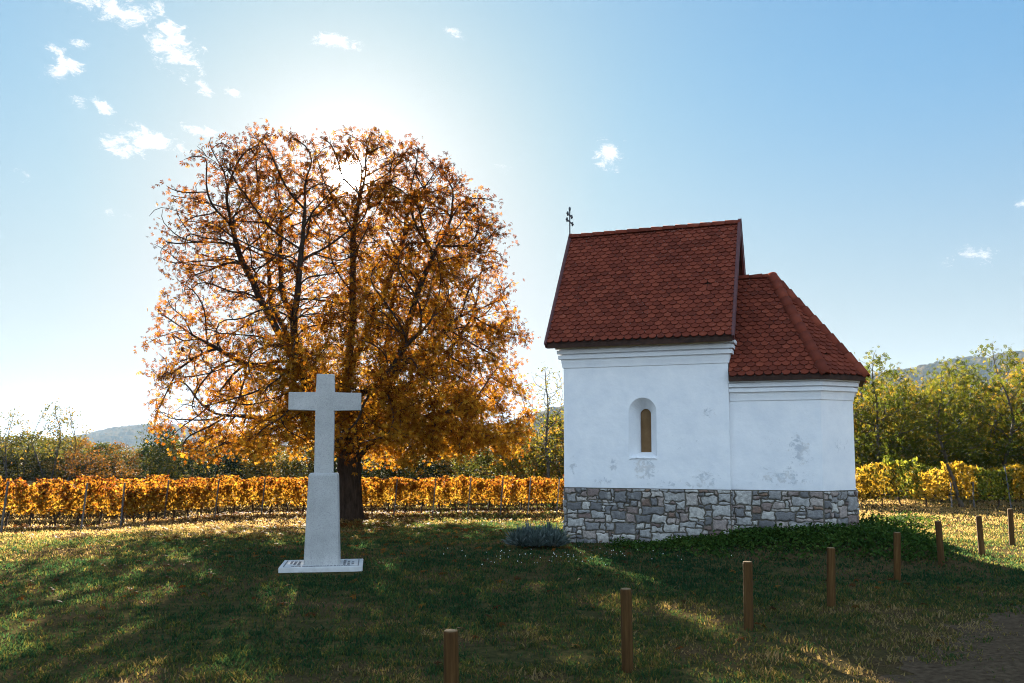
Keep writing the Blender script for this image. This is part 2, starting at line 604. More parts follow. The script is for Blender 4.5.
pw, n, b = mat('window_panel_wood', 0.6, 0.3)
oc = n.coord('Object')
n.link(n.ramp(n.noise(oc, 4, 3), [(0.3, (0.30, 0.17, 0.07)), (0.7, (0.40, 0.24, 0.11))]), b.inputs['Base Color'])

im, n, b = mat('wrought_iron', 0.5, 0.5)
n.link(n.ramp(n.noise(n.coord('Object'), 30, 2), [(0.4, (0.02, 0.022, 0.03)), (0.7, (0.06, 0.06, 0.07))]), b.inputs['Base Color'])

# ------------------------------------------------------------------ chapel
chapel = empty('chapel', CH_O, -CH_TH)
tag(chapel, 'small white chapel with red tiled roofs, rounded apse and rubble stone base', 'chapel')
ZS, ZE, ZR = 1.295, 4.703, 7.78
ZAE, ZAA = 3.80, 6.379
OVL, OVF, OVR = 0.327, 0.369, 0.164
AA = 4.774


def wall_face(bm, P, q):
    bm.faces.new([bm.verts.new(p) for p in q])


# nave walls with the splayed, round-headed window
bm = bmesh.new()
WC, WZ0, WZ1, WR = 1.91, 2.02, 3.07, 0.325     # outer niche: centre, bottom, spring, radius
IR, IZ0, ID = 0.13, 2.125, 0.35
IZ1 = 3.15 - IR
ZT = 4.70


def arch(cx, r, z0, z1, y, k=14):
    pts = [(cx - r, y, z0)]
    pts += [(cx - r * math.cos(math.pi * i / k), y, z1 + r * math.sin(math.pi * i / k)) for i in range(k + 1)]
    pts += [(cx + r, y, z0)]
    return pts


outer = arch(WC, WR, WZ0, WZ1, 0)
inner = arch(WC, IR, IZ0, IZ1, ID)
inner2 = arch(WC, IR, IZ0, IZ1, ID + 0.09)


def V3(p):
    return bm.verts.new(p)


def quad(*ps):
    return bm.faces.new([V3(p) for p in ps])


quad((0, 0, ZS), (WC - WR, 0, ZS), (WC - WR, 0, ZT), (0, 0, ZT))
quad((WC + WR, 0, ZS), (CL, 0, ZS), (CL, 0, ZT), (WC + WR, 0, ZT))
quad((WC - WR, 0, ZS), (WC + WR, 0, ZS), (WC + WR, 0, WZ0), (WC - WR, 0, WZ0))
for i in range(1, len(outer) - 2):
    p, q = outer[i], outer[i + 1]
    quad(p, q, (q[0], 0, ZT), (p[0], 0, ZT))
for A, B in ((outer, inner), (inner, inner2)):
    for i in range(len(A)):
        j = (i + 1) % len(A)
        quad(A[i], A[j], B[j], B[i])
quad((CL, 0, ZS), (CL, CW, ZS), (CL, CW, ZT), (CL, 0, ZT))
quad((CL, CW, ZS), (0, CW, ZS), (0, CW, ZT), (CL, CW, ZT))
quad((0, CW, ZS), (0, 0, ZS), (0, 0, ZT), (0, CW, ZT))
quad((0, 0, ZS), (0, CW, ZS), (CL, CW, ZS), (CL, 0, ZS))
gz = ZE + (CW / 2 + OVF) * 0  # gable above eaves level, west end
sl = (ZR - ZE) / (CW / 2 + OVF)
bm.faces.new([V3(p) for p in ((0, CW, ZT), (0, 0, ZT), (0, CW / 2, ZE + sl * (CW / 2 + OVF) - 0.16))])
bmesh.ops.remove_doubles(bm, verts=bm.verts, dist=0.0005)
nave = bm_obj('wall', bm, wm, chapel)

# sloping window sill, chipped plaster
bm = bmesh.new()
rng = random.Random(4)
k = 12
rows = []
for t_, z_, y_ in ((0, 2.03, 0.02), (1, 2.005, -0.016), (2, 1.975, -0.014), (3, 1.972, 0.01)):
    rows.append([bm.verts.new((WC - 0.32 + 0.64 * i / k, y_ + rng.uniform(-.008, .008),
                               z_ + rng.uniform(-.012, .012) - (0.03 if i in (0, k) else 0))) for i in range(k + 1)])
for r0, r1 in zip(rows, rows[1:]):
    for i in range(k):
        bm.faces.new((r0[i], r0[i + 1], r1[i + 1], r1[i]))
win = None
bm2 = bmesh.new()
bm2.faces.new([bm2.verts.new((x, y - 0.006, z)) for x, y, z in inner2])
bmesh.ops.solidify(bm2, geom=list(bm2.faces), thickness=0.03)
win = bm_obj('window', bm2, pw, chapel)
sill = bm_obj('sill', bm, wm, win, smooth=True)

# apse walls
APSE = [(CL, AS), (AC, AS), (AC + AD, AS + AE), (AC + AD, CW - AS - AE), (AC, CW - AS), (CL, CW - AS)]
bm = bmesh.new()
prism(bm, APSE, ZS, ZAE - 0.01)
bm_obj('apse_wall', bm, wm, chapel)


def offset_path(path, d, closed=False):
    """push an open or closed polyline outwards (to its right when walked counter-clockwise)"""
    out = []
    n_ = len(path)
    for i in range(n_):
        def nrm(a, b_):
            e = Vector((b_[0] - a[0], b_[1] - a[1])).normalized()
            return Vector((e.y, -e.x))
        if closed or 0 < i < n_ - 1:
            n0, n1_ = nrm(path[i - 1], path[i]), nrm(path[i], path[(i + 1) % n_])
            m_ = (n0 + n1_).normalized()
            m_ = m_ / max(0.3, m_.dot(n0))
        elif i == 0:
            m_ = nrm(path[0], path[1])
        else:
            m_ = nrm(path[-2], path[-1])
        out.append((path[i][0] + m_.x * d, path[i][1] + m_.y * d))
    return out


def cornice(name, path, zt, closed, s=1.0, parent=chapel):
    # stepped fillets over a hollow moulding, seen from top to bottom
    prof = [(0.160, 0), (0.160, -0.085), (0.060, -0.088), (0.060, -0.116), (0.130, -0.119), (0.130, -0.20), (0.035, -0.203), (0.035, -0.232), (0.105, -0.235), (0.105, -0.322),
            (0.044, -0.329), (0.046, -0.35), (0.044, -0.39), (0.036, -0.43), (0.028, -0.47), (0.023, -0.515), (0.021, -0.53), (-0.012, -0.545)]
    bm = bmesh.new()
    rings = []
    for o_, z_ in prof:
        rings.append([bm.verts.new((x, y, zt + z_ * s)) for x, y in offset_path(path, o_, closed)])
    n_ = len(path)
    for r0, r1 in zip(rings, rings[1:]):
        for i in range(n_ if closed else n_ - 1):
            j = (i + 1) % n_
            bm.faces.new((r0[i], r0[j], r1[j], r1[i]))
    if closed:
        bm.faces.new(rings[0])
    else:
        for e in (0, -1):
            bm.faces.new([r[e] for r in rings])
    return bm_obj(name, bm, wm, parent)


cornice('cornice', [(0, 0), (CL, 0), (CL, CW), (0, CW)], ZE - 0.03, True)
cornice('cornice', [(CL + .005, AS)] + APSE[1:5] + [(CL + .005, CW - AS)], ZAE - 0.03, False, 0.92)

# east gable above the apse: dark boards
bm = bmesh.new()
top = ZE + sl * (CW / 2 + OVF) - 0.16
for i in range(16):
    y0, y1 = i * CW / 16 + 0.004, (i + 1) * CW / 16 - 0.004

    def lim(y):
        return ZE - 0.02 + (top - ZE) * (1 - abs(y - CW / 2) / (CW / 2))
    bmv = [bm.verts.new((x, y, z)) for x in (CL - 0.02, CL + 0.015) for y, z in ((y0, ZE - 0.02), (y1, ZE - 0.02), (y1, lim(y1)), (y0, lim(y0)))]
    for q in ((0, 1, 2, 3), (7, 6, 5, 4), (0, 4, 5, 1), (1, 5, 6, 2), (2, 6, 7, 3), (3, 7, 4, 0)):
        bm.faces.new([bmv[t] for t in q])
bm_obj('gable_boards', bm, dw, chapel)


# rubble stone base: irregular stones cut from cells, each with its own face and colour
def stones(V, Fc, T, length, z0, z1, o, ex, nx_, seed):
    """roughly coursed rubble: blocks of a fine grid whose knots are pushed about, so neighbours fit"""
    rng = random.Random(seed)
    nx_c = max(1, round(length / .072))
    nz_c = round((z1 - z0) / .066)
    gw, gh = length / nx_c, (z1 - z0) / nz_c
    knot = {}
    for i in range(nx_c + 1):
        for k in range(nz_c + 1):
            dx = rng.uniform(-.030, .030) if 0 < i < nx_c else 0
            dz = rng.uniform(-.026, .026) if 0 < k < nz_c else 0
            knot[i, k] = Vector((i * gw + dx, z0 + k * gh + dz))
    taken = set()
    blocks = []
    order = [(i, k) for k in range(nz_c) for i in range(nx_c)]
    for big in (True, False):
        cells = order[:]
        if big:
            rng.shuffle(cells)
            cells = cells[:max(1, len(cells) // 9)]
        for i, k in cells:
            if (i, k) in taken:
                continue
            w, h = (rng.choice((4, 5, 5, 6, 7)), rng.choice((3, 3, 4, 5))) if big else (rng.choice((2, 3, 3, 4, 5)), rng.choice((1, 2, 2, 3)))
            while w > 1 and any((i + a, k) in taken or i + a >= nx_c for a in range(w)):
                w -= 1
            while h > 1 and any((i + a, k + b_) in taken or k + b_ >= nz_c for a in range(w) for b_ in range(h)):
                h -= 1
            if big and (w < 3 or h < 3):
                continue
            for a in range(w):
                for b_ in range(h):
                    taken.add((i + a, k + b_))
            blocks.append((i, k, w, h))
    for i, k, w, h in blocks:
        rim = [(i + a, k) for a in range(w)] + [(i + w, k + a) for a in range(h)] + [(i + w - a, k + h) for a in range(w)] + [(i, k + h - a) for a in range(h)]
        poly = [knot[q].copy() for q in rim]
        cen = sum(poly, Vector((0, 0))) / len(poly)
        area = abs(sum(poly[k].x * poly[(k + 1) % len(poly)].y - poly[(k + 1) % len(poly)].x * poly[k].y for k in range(len(poly)))) / 2
        if area < 0.002:
            continue
        rad = math.sqrt(area / math.pi)
        gap = rng.uniform(.011, .024)
        poly = [cen + (w_ - cen) * (1 - min(.45, gap / max(.04, (w_ - cen).length))) for w_ in poly]
        sm_ = []
        for k in range(len(poly)):
            a, b_ = poly[k], poly[(k + 1) % len(poly)]
            f_ = rng.uniform(.16, .26)
            sm_ += [a.lerp(b_, f_), a.lerp(b_, 1 - f_)]
        poly = [w_ + Vector((rng.uniform(-1, 1), rng.uniform(-1, 1))) * .004 for w_ in sm_]
        ht = rng.uniform(.02, .06)
        tx, tz = rng.uniform(-.07, .07), rng.uniform(-.07, .07)
        rnd = rng.random()
        base_i = len(V)
        m_ = len(poly)
        for f_, k_ in ((1.0, -.03), (1.0, .45), (.90, .85), (.72, 1.0)):
            for w_ in poly:
                r_ = (w_ - cen) * f_ + cen
                d_ = ht * k_ + ((r_ - cen).x * tx + (r_ - cen).y * tz if k_ > 0.5 else 0) + rng.uniform(-.004, .004)
                if k_ < 0:
                    d_ = -.03
                P_ = o + ex * r_.x + nx_ * d_ + Vector((0, 0, r_.y))
                V.append(P_)
                T.append(rnd)
        for r_ in range(3):
            for k in range(m_):
                j = (k + 1) % m_
                Fc.append((base_i + r_ * m_ + k, base_i + r_ * m_ + j, base_i + (r_ + 1) * m_ + j, base_i + (r_ + 1) * m_ + k))
        V.append(o + ex * cen.x + nx_ * ht * 1.08 + Vector((0, 0, cen.y)))
        T.append(rnd)
        for k in range(m_):
            Fc.append((base_i + 3 * m_ + k, base_i + 3 * m_ + (k + 1) % m_, len(V) - 1))


def rubble(name, faces_, core, seed):
    V, Fc, T = [], [], []
    for i, (p, q) in enumerate(faces_):
        p, q = Vector((*p, 0)), Vector((*q, 0))
        ex = (q - p).normalized()
        stones(V, Fc, T, (q - p).length, -0.35, ZS - 0.012, p, ex, Vector((ex.y, -ex.x, 0)), seed + i)
    me = bpy.data.meshes.new(name)
    me.from_pydata(V, [], Fc)
    at = me.attributes.new('rnd', 'FLOAT', 'POINT')
    at.data.foreach_set('value', np.array(T, np.float32))
    for p in me.polygons:
        p.use_smooth = True
    me.update()
    o = link(name, me, chapel, sm)
    bm = bmesh.new()
    prism(bm, core, -0.5, ZS - 0.006)
    bm_obj('mortar_core', bm, mm, o)
    return o


def inset(poly, d):
    return offset_path(poly, -d, True)


NAVE = [(0, 0), (CL, 0), (CL, CW), (0, CW)]
rubble('stone_base', [(NAVE[0], NAVE[1]), (NAVE[3], NAVE[0]), (NAVE[1], (CL, AS)), (NAVE[2], NAVE[3])], inset(NAVE, -0.004), 11)
ap = inset([(CL - 0.3, AS)] + APSE[1:5] + [(CL - 0.3, CW - AS)], -0.004)
rubble('apse_stone_base', list(zip(APSE[:-1], APSE[1:])), ap, 40)


# roofs: beaver-tail tiles as real overlapping plates
def slope_tiles(bm, lay, o, ex, es, w, h, inside, seed, tw=0.19, ex_h=0.128):
    """o eave corner, ex along the eave, es up the slope; w, h extents"""
    rng = random.Random(seed)
    nrm_ = ex.cross(es).normalized()
    if nrm_.z < 0:
        nrm_ = -nrm_
    rows_ = int(h / ex_h) + 1
    cols_ = int(w / tw) + 2
    for r_ in range(rows_):
        for c_ in range(-1, cols_):
            cx = (c_ + (0.5 if r_ % 2 else 0.0)) * tw + tw / 2
            sy = r_ * ex_h
            if not inside(cx, sy + ex_h * .5):
                continue
            if rng.random() < 0.004:
                continue
            g_ = tw * 0.474
            L_ = min(ex_h * 2.1, h - sy)
            if L_ < .03:
                continue
            low = 0.052 + rng.uniform(-.004, .008)
            jx, js = rng.uniform(-.004, .004), rng.uniform(-.006, .006)
            out = [(-g_, L_), (-g_, .088)] + [(-g_ * math.cos(a_), .088 - .088 * math.sin(a_)) for a_ in
                                               [math.pi * t / 8 for t in range(1, 8)]] + [(g_, .088), (g_, L_)]
            rv = rng.random()
            top_, bot_ = [], []
            for x, y in out:
                lift = low * (1 - y / L_) + 0.006
                p = o + ex * (cx + x + jx) + es * (sy + y + js) + nrm_ * lift
                top_.append(bm.verts.new(p))
                bot_.append(bm.verts.new(p - nrm_ * 0.026))
            for v_ in top_ + bot_:
                v_[lay] = rv
            bm.faces.new(top_)
            for i in range(len(out) - 1):
                bm.faces.new((top_[i], bot_[i], bot_[i + 1], top_[i + 1]))


def half_round(bm, lay, p, q, up, r, step, seed, swell=0.34):
    """a run of overlapping half-round ridge or hip tiles from p to q"""
    rng = random.Random(seed)
    p, q = Vector(p), Vector(q)
    d = (q - p)
    n_ = max(1, round(d.length / step))
    st = d.length / n_
    d.normalize()
    s = d.cross(Vector(up)).normalized()
    t = s.cross(d).normalized()
    for i in range(n_):
        rv = rng.random()
        a = p + d * (i * st - 0.02)
        b_ = p + d * ((i + 1) * st + 0.03)
        rings = []
        for (c_, rr, ins) in ((a, r * (1 + swell), 0), (b_, r, 0), (b_, r - .016, 0)):
            ring = []
            for k in range(11):
                an = math.pi * (k / 10) * 1.06 - .03 * math.pi
                ring.append(bm.verts.new(c_ + s * rr * math.cos(an) + t * rr * math.sin(an) * .92))
            rings.append(ring)
        ring = [bm.verts.new(v_.co + (rings[0][5].co - t * 0 - v_.co) * 0 - (v_.co - a) * .13) for v_ in rings[0]]
        rings.insert(0, ring)
        for r0, r1 in zip(rings, rings[1:]):
            for v_ in r0 + r1:
                v_[lay] = rv
            for k in range(10):
                bm.faces.new((r0[k], r0[k + 1], r1[k + 1], r1[k]))


def new_tiles():
    bm = bmesh.new()
    return bm, bm.verts.layers.float.new('rnd')


X0, X1 = -OVL, CL + OVR
ym = CW / 2
yf, yb = -OVF, CW + OVF
bm, lay = new_tiles()
slope_len = math.hypot(ym - yf, ZR - ZE)
for side, (ye, sgn) in enumerate(((yf, 1), (yb, -1))):
    o_ = Vector((X0, ye, ZE))
    es = Vector((0, sgn * (ym - yf), ZR - ZE)).normalized()
    slope_tiles(bm, lay, o_, Vector((1, 0, 0)), es, X1 - X0, slope_len, lambda x, y: -.05 < x < X1 - X0 + .05, 100 + side)
for co, no in (((X0 + .01, 0, 0), (-1, 0, 0)), ((X1 - .01, 0, 0), (1, 0, 0))):
    bmesh.ops.bisect_plane(bm, geom=bm.verts[:] + bm.edges[:] + bm.faces[:], plane_co=co, plane_no=no, clear_outer=True)
roof = bm_obj('roof', bm, tm, chapel, normals=False)
bm = bmesh.new()       # boarded roof deck under the tiles, with dark eaves board
for ye, s_ in ((yf, 1), (yb, -1)):
    nv = Vector((0, -s_ * (ZR - ZE), ym - yf)).normalized()
    dn = -nv * 0.07
    a = [Vector((X0 + .02, ye, ZE)), Vector((X1 - .02, ye, ZE)), Vector((X1 - .02, ym, ZR)), Vector((X0 + .02, ym, ZR))]
    a = [p + nv * .001 for p in a]
    t_ = [bm.verts.new(p) for p in a]
    u_ = [bm.verts.new(p + dn) for p in a]
    bm.faces.new(t_)
    bm.faces.new(u_[::-1])
    for i in range(4):
        bm.faces.new((t_[i], u_[i], u_[(i + 1) % 4], t_[(i + 1) % 4]))
box(bm, X0 + .03, X1 - .03, yf + .012, -0.005, ZE - .052, ZE - .027)
box(bm, X0 + .025, X1 - .025, yf + .004, yf + .03, ZE - .11, ZE - .004)
bm_obj('eaves_boards', bm, dw, roof)
bm, lay = new_tiles()
half_round(bm, lay, (X0 + .02, ym, ZR - .005), (X1 - .02, ym, ZR - .005), (0, 0, 1), .095, .30, 3)
bm_obj('ridge_tiles', bm, tm, roof, smooth=True, normals=False)
for x_ in (X0, X1):
    bm = bmesh.new()
    es = Vector((0, ym - yf, ZR - ZE)).normalized()
    for ye, s_ in ((yf, 1), (yb, -1)):
        beam(bm, Vector((x_, ye - s_ * .015, ZE - .045)), Vector((x_, ym + s_ * .02, ZR + .03)), (1, 0, 0), 0.17, 0.05)
    for ye, s_ in ((yf, 1), (yb, -1)):
        beam(bm, Vector((x_, ye - s_ * .02, ZE + .03)), Vector((x_, ym, ZR + .112)), (1, 0, 0), 0.02, 0.085)
    bm_obj('verge_board', bm, vm, roof)

# apse roof: front slope, chamfer, end and the mirrored back
ov = 0.27
EA = offset_path([(CL, AS)] + APSE[1:5] + [(CL, CW - AS)], ov)
EA[0], EA[-1] = (CL + .02, EA[0][1]), (CL + .02, EA[-1][1])
apex = Vector((AA, ym, ZAA))
fz = ZAE
E3 = [Vector((x, y, fz)) for x, y in EA]
RJ = Vector((CL + .02, ym, ZAA))
polys = [[E3[0], E3[1], apex, RJ], [E3[1], E3[2], apex], [E3[2], E3[3], apex], [E3[3], E3[4], apex], [E3[4], E3[5], RJ, apex]]
bm, lay = new_tiles()
bmd = bmesh.new()
for i, P_ in enumerate(polys):
    o_, e1 = P_[0], P_[1]
    ex = (e1 - o_).normalized()
    nrm_ = (e1 - o_).cross(apex - o_).normalized()
    if nrm_.z < 0:
        nrm_ = -nrm_
    es = nrm_.cross(ex).normalized()
    if es.z < 0:
        es = -es
    h_ = (apex - o_).dot(es)
    pl = [((p - o_).dot(ex), (p - o_).dot(es)) for p in P_]

    def ins(x, y, pl=pl):
        s0 = None
        for k in range(len(pl)):
            a, b_ = pl[k], pl[(k + 1) % len(pl)]
            ln_ = math.hypot(b_[0] - a[0], b_[1] - a[1])
            cr = ((b_[0] - a[0]) * (y - a[1]) - (b_[1] - a[1]) * (x - a[0])) / ln_
            if cr < -.13:
                return False
        return True
    tb, tl = new_tiles()
    slope_tiles(tb, tl, o_, ex, es, (e1 - o_).length, h_, ins, 200 + i)
    for k in range(1, len(P_)):
        a, b_ = P_[k], P_[(k + 1) % len(P_)]
        pn = (b_ - a).cross(nrm_).normalized()
        bmesh.ops.bisect_plane(tb, geom=tb.verts[:] + tb.edges[:] + tb.faces[:], plane_co=a, plane_no=pn, clear_outer=True)
    me = bpy.data.meshes.new('tmp')
    tb.to_mesh(me)
    tb.free()
    bm.from_mesh(me)
    bpy.data.meshes.remove(me)
    t_ = [bmd.verts.new(p + nrm_ * .001) for p in P_]
    bmd.faces.new(t_)
lo = [bmd.verts.new(p + Vector((0, 0, -.085))) for p in E3]
hi = [bmd.verts.new(p) for p in E3]
cl_ = [bmd.verts.new((x, y, fz - .087)) for x, y in offset_path([(CL + .02, AS)] + APSE[1:5] + [(CL + .02, CW - AS)], -.03)]
for i in range(5):
    bmd.faces.new((hi[i], hi[i + 1], lo[i + 1], lo[i]))
    bmd.faces.new((lo[i], lo[i + 1], cl_[i + 1], cl_[i]))
aroof = bm_obj('apse_roof', bm, tm, chapel, normals=False)
bm_obj('eaves_boards', bmd, dw, aroof)
for i in (1, 2, 3, 4):
    bm, lay = new_tiles()
    up = Vector((E3[i].x - apex.x, E3[i].y - apex.y, 0)).normalized() + Vector((0, 0, 1.6))
    half_round(bm, lay, apex + Vector((0, 0, .01)), E3[i] + (E3[i] - apex).normalized() * .01 + Vector((0, 0, .02)), up, .105, .30, 60 + i)
    bm_obj('hip_tiles', bm, tm, aroof, smooth=True, normals=False)
bm, lay = new_tiles()
half_round(bm, lay, apex + Vector((.06, 0, .0)), RJ, (0, 0, 1), .085, .30, 70)
bm_obj('ridge_tiles', bm, tm, aroof, smooth=True, normals=False)

# iron patriarchal cross on the west end of the ridge
bm = bmesh.new()
cx_ = X0 + 0.03
beam(bm, (cx_ - .05, ym, ZR - .1), (cx_ - .05, ym, ZR + .76), (1, 0, 0), .026, .026)


def bar(z, hw):
    beam(bm, (cx_ - .05, ym - hw, z), (cx_ - .05, ym + hw, z), (0, 0, 1), .028, .028)
    for s_ in (-1, 1):
        beam(bm, (cx_ - .05, ym + s_ * hw, z - .055), (cx_ - .05, ym + s_ * hw, z + .055), (1, 0, 0), .035, .035)
        bmesh.ops.create_icosphere(bm, subdivisions=1, radius=.034, matrix=Matrix.Translation((cx_ - .05, ym + s_ * (hw + .03), z)))


bar(ZR + .44, .25)
bar(ZR + .62, .18)
bmesh.ops.create_icosphere(bm, subdivisions=1, radius=.045, matrix=Matrix.Translation((cx_ - .05, ym, ZR + .79)) @ Matrix.Diagonal((.8, .8, 1.5, 1)))
bm_obj('roof_cross', bm, im, chapel)

# ------------------------------------------------------------------ stone cross
gm2, n, b = mat('pale_granite', 0.9, 0.08)
oc = n.coord('Object')
c = n.ramp(n.noise(oc, 2.5, 4), [(0.3, (0.36, 0.36, 0.35)), (0.7, (0.48, 0.475, 0.46))])
c = n.mix(n.range(n.noise(oc, 45, 3, 0.8), 0.5, 0.66, 0, 0.6), c, (0.24, 0.24, 0.25))
st_ = n.new('ShaderNodeMapping')
n.link(oc, st_.inputs[0])
st_.inputs['Scale'].default_value = (7, 7, .7)
c = n.mix(n.range(n.noise(st_.outputs[0], 1.0, 5, .65), .5, .75, 0, .3), c, (0.22, 0.22, 0.21))
c = n.mix(n.range(n.noise(oc, 120, 2, 0.8), 0.6, 0.68, 0, 0.6), c, (0.72, 0.72, 0.72))
n.link(c, b.inputs['Base Color'])
n.link(n.bump(n.noise(oc, 60, 4, .7), 0.7, 0.015), b.inputs['Normal'])
em, n, b = mat('engraved_black', 0.95, 0.0)
n.link(n.ramp(n.noise(n.coord('Object'), 40, 2), [(0.4, (0.16, 0.16, 0.165)), (0.7, (0.28, 0.28, 0.29))]), b.inputs['Base Color'])
sm2, n, b = mat('pale_slab', 0.95, 0.0)
oc = n.coord('Object')
n.link(n.ramp(n.noise(oc, 6, 5), [(0.3, (0.46, 0.455, 0.45)), (0.7, (0.60, 0.595, 0.58))]), b.inputs['Base Color'])

cross = empty('stone_cross', (-3.53, 16.42, float(ground(-3.53, 16.42)) + .01), R(9))
tag(cross, 'tall pale stone cross on a tapered pedestal and inscribed slab', 'stone cross')
bm = bmesh.new()
box(bm, -.745, .745, -.50, .58, -.25, .058, .010, 1)
slab = bm_obj('base_slab', bm, sm2, cross)
bm = bmesh.new()
zl = .0605
for x_ in (-.665, .665):
    box(bm, x_ - .011, x_ + .011, -.455, .47, zl, zl + .002)
box(bm, -.665, .665, -.475, -.462, zl, zl + .002)
rng = random.Random(3)


def glyphs(x0, y0, dx, dy, count, size):
    """a line of worn engraved capitals, too weathered to read"""
    ux, uy = Vector((dx, dy)).normalized(), Vector((-dy, dx)).normalized()
    for i in range(count):
        if rng.random() < .14:
            continue
        o = Vector((x0, y0)) + ux * i * size * 1.25
        kind_ = rng.randrange(4)
        segs = [((0, 0), (0, 1))]
        if kind_ in (0, 1):
            segs += [((0, 1), (.7, 1)), ((0, 0), (.7, 0))]
        if kind_ in (1, 2):
            segs += [((.7, 0), (.7, 1))]
        if kind_ in (0, 2):
            segs += [((0, .5), (.6, .5))]
        if kind_ == 3:
            segs += [((0, 1), (.7, 0)), ((.7, 0), (.7, 1))]
        for (a0, b0), (a1, b1) in segs:
            p = o + ux * a0 * size + uy * b0 * size
            q = o + ux * a1 * size + uy * b1 * size
            beam(bm, (p.x, p.y, zl + .001), (q.x, q.y, zl + .001), (0, 0, 1), size * .24, .002)


glyphs(-.52, -.42, 1, 0, 17, .05)
for k_ in range(3):
    glyphs(-.44 - .075 * k_, .38, 0, -1, 13 - k_ * 2, .042)
    glyphs(.47 + .075 * k_ - .04, -.30, 0, 1, 13 - k_ * 2, .042)
bm_obj('inscription', bm, em, slab)
bm = bmesh.new()
h0, h1 = .059, 1.73
ring = []
prof = [(h0, .325, .26), (h1 - .05, .272, .205), (h1 - .018, .262, .195), (h1, .235, .17)]
rings = []
for z_, a_, b_ in prof:
    rings.append([bm.verts.new(p) for p in ((-a_, -b_, z_), (a_, -b_, z_), (a_, b_, z_), (-a_, b_, z_))])
for r0, r1 in zip(rings, rings[1:]):
    for i in range(4):
        bm.faces.new((r0[i], r0[(i + 1) % 4], r1[(i + 1) % 4], r1[i]))
bm.faces.new(rings[-1])
bm.faces.new(rings[0][::-1])
ve = [e for e in bm.edges if abs(e.verts[0].co.z - e.verts[1].co.z) > .3]
bmesh.ops.bevel(bm, geom=ve, offset=.02, segments=2, affect='EDGES')
bm_obj('pedestal', bm, gm2, cross)
bm = bmesh.new()
s_, a_, z0_, zA0, zA1, zT = .165, .668, 1.70, 2.905, 3.235, 3.585
out = [(-s_ - .01, z0_), (s_ + .01, z0_), (s_, zA0), (a_, zA0), (a_, zA1), (s_, zA1), (s_, zT), (-s_, zT), (-s_, zA1), (-a_, zA1), (-a_, zA0), (-s_, zA0)]
f0 = [bm.verts.new((x, -.12, z)) for x, z in out]
f1 = [bm.verts.new((x, .12, z)) for x, z in out]
bm.faces.new(f0)
bm.faces.new(f1[::-1])
for i in range(len(out)):
    j = (i + 1) % len(out)
    bm.faces.new((f0[i], f1[i], f1[j], f0[j]))
bmesh.ops.bevel(bm, geom=bm.edges[:], offset=.009, segments=1, affect='EDGES')
bm_obj('cross_shaft', bm, gm2, cross)

# ------------------------------------------------------------------ bollards
bw, n, b = mat('brown_round_wood', 0.85, 0.06)
oc = n.coord('Object')
mp_ = n.new('ShaderNodeMapping')
n.link(oc, mp_.inputs[0])
mp_.inputs['Scale'].default_value = (26, 26, 1.6)
gr = n.noise(mp_.outputs[0], 1.0, 5, 0.65)
ri = n.new('ShaderNodeObjectInfo').outputs['Random']
c = n.ramp(gr, [(0.3, (0.032, 0.015, 0.006)), (0.55, (0.085, 0.042, 0.014)), (0.75, (0.15, 0.08, 0.028))])
c = n.mix(n.math('MULTIPLY', ri, 0.5), c, (0.07, 0.042, 0.018))
sp = n.new('ShaderNodeSeparateXYZ')
n.link(oc, sp.inputs[0])
c = n.mix(n.range(sp.outputs[2], .806, .822), c, (0.26, 0.18, 0.10))
n.link(c, b.inputs['Base Color'])
n.link(n.bump(gr, 0.4, 0.01), b.inputs['Normal'])


def make_bollard(seed):
    rng = random.Random(seed)
    k = 20
    ph = rng.uniform(0, 6.28)
    prof = [(-.3, .0585), (.0, .0585), (.25, .058), (.5, .0575), (.79, .057), (.806, .055), (.815, .048), (.817, .03)]
    bm = bmesh.new()
    rings = [[bm.verts.new((r_ * (1 + .015 * math.sin(2 * t + ph)) * math.cos(t), r_ * math.sin(t), z_)) for t in [2 * math.pi * i / k for i in range(k)]]
             for z_, r_ in prof]
    for r0, r1 in zip(rings, rings[1:]):
        for i in range(k):
            bm.faces.new((r0[i], r0[(i + 1) % k], r1[(i + 1) % k], r1[i]))
    bm.faces.new(rings[-1])
    return bm_obj('bollard', bm, bw, smooth=True)


BOL = [(-.455, 6.75, 1, 'nearest brown wooden bollard, its foot cut off by the bottom edge', 0),
       (1.15, 8.86, 1, 'second wooden bollard from the camera, on dry patchy grass', .006),
       (2.86, 10.72, 1, 'third wooden bollard, standing in front of the stone base below the apse joint', -.004),
       (4.44, 12.32, 1.0, 'fourth wooden bollard, tallest looking one near the apse corner', .012),
       (6.50, 14.90, 1, 'fifth wooden bollard, just right of the apse in the shade', .02),
       (7.93, 16.28, 1, 'sixth wooden bollard counted from the camera, with sunlit lawn behind its top', .035),
       (9.75, 18.28, 1, 'seventh wooden bollard, at the edge of the sunlit lawn', .05),
       (11.42, 20.1, 1, 'farthest of the wooden bollards at the right edge', .012)]
for i, (x_, y_, s_, lab, lean) in enumerate(BOL):
    o = make_bollard(i)
    o.location = (x_, y_, float(ground(x_, y_)))
    o.rotation_euler = (R(random.uniform(-1, 1)), -lean - .01, random.uniform(0, 6))
    tag(o, lab, 'bollard', 'wooden bollards along the path')


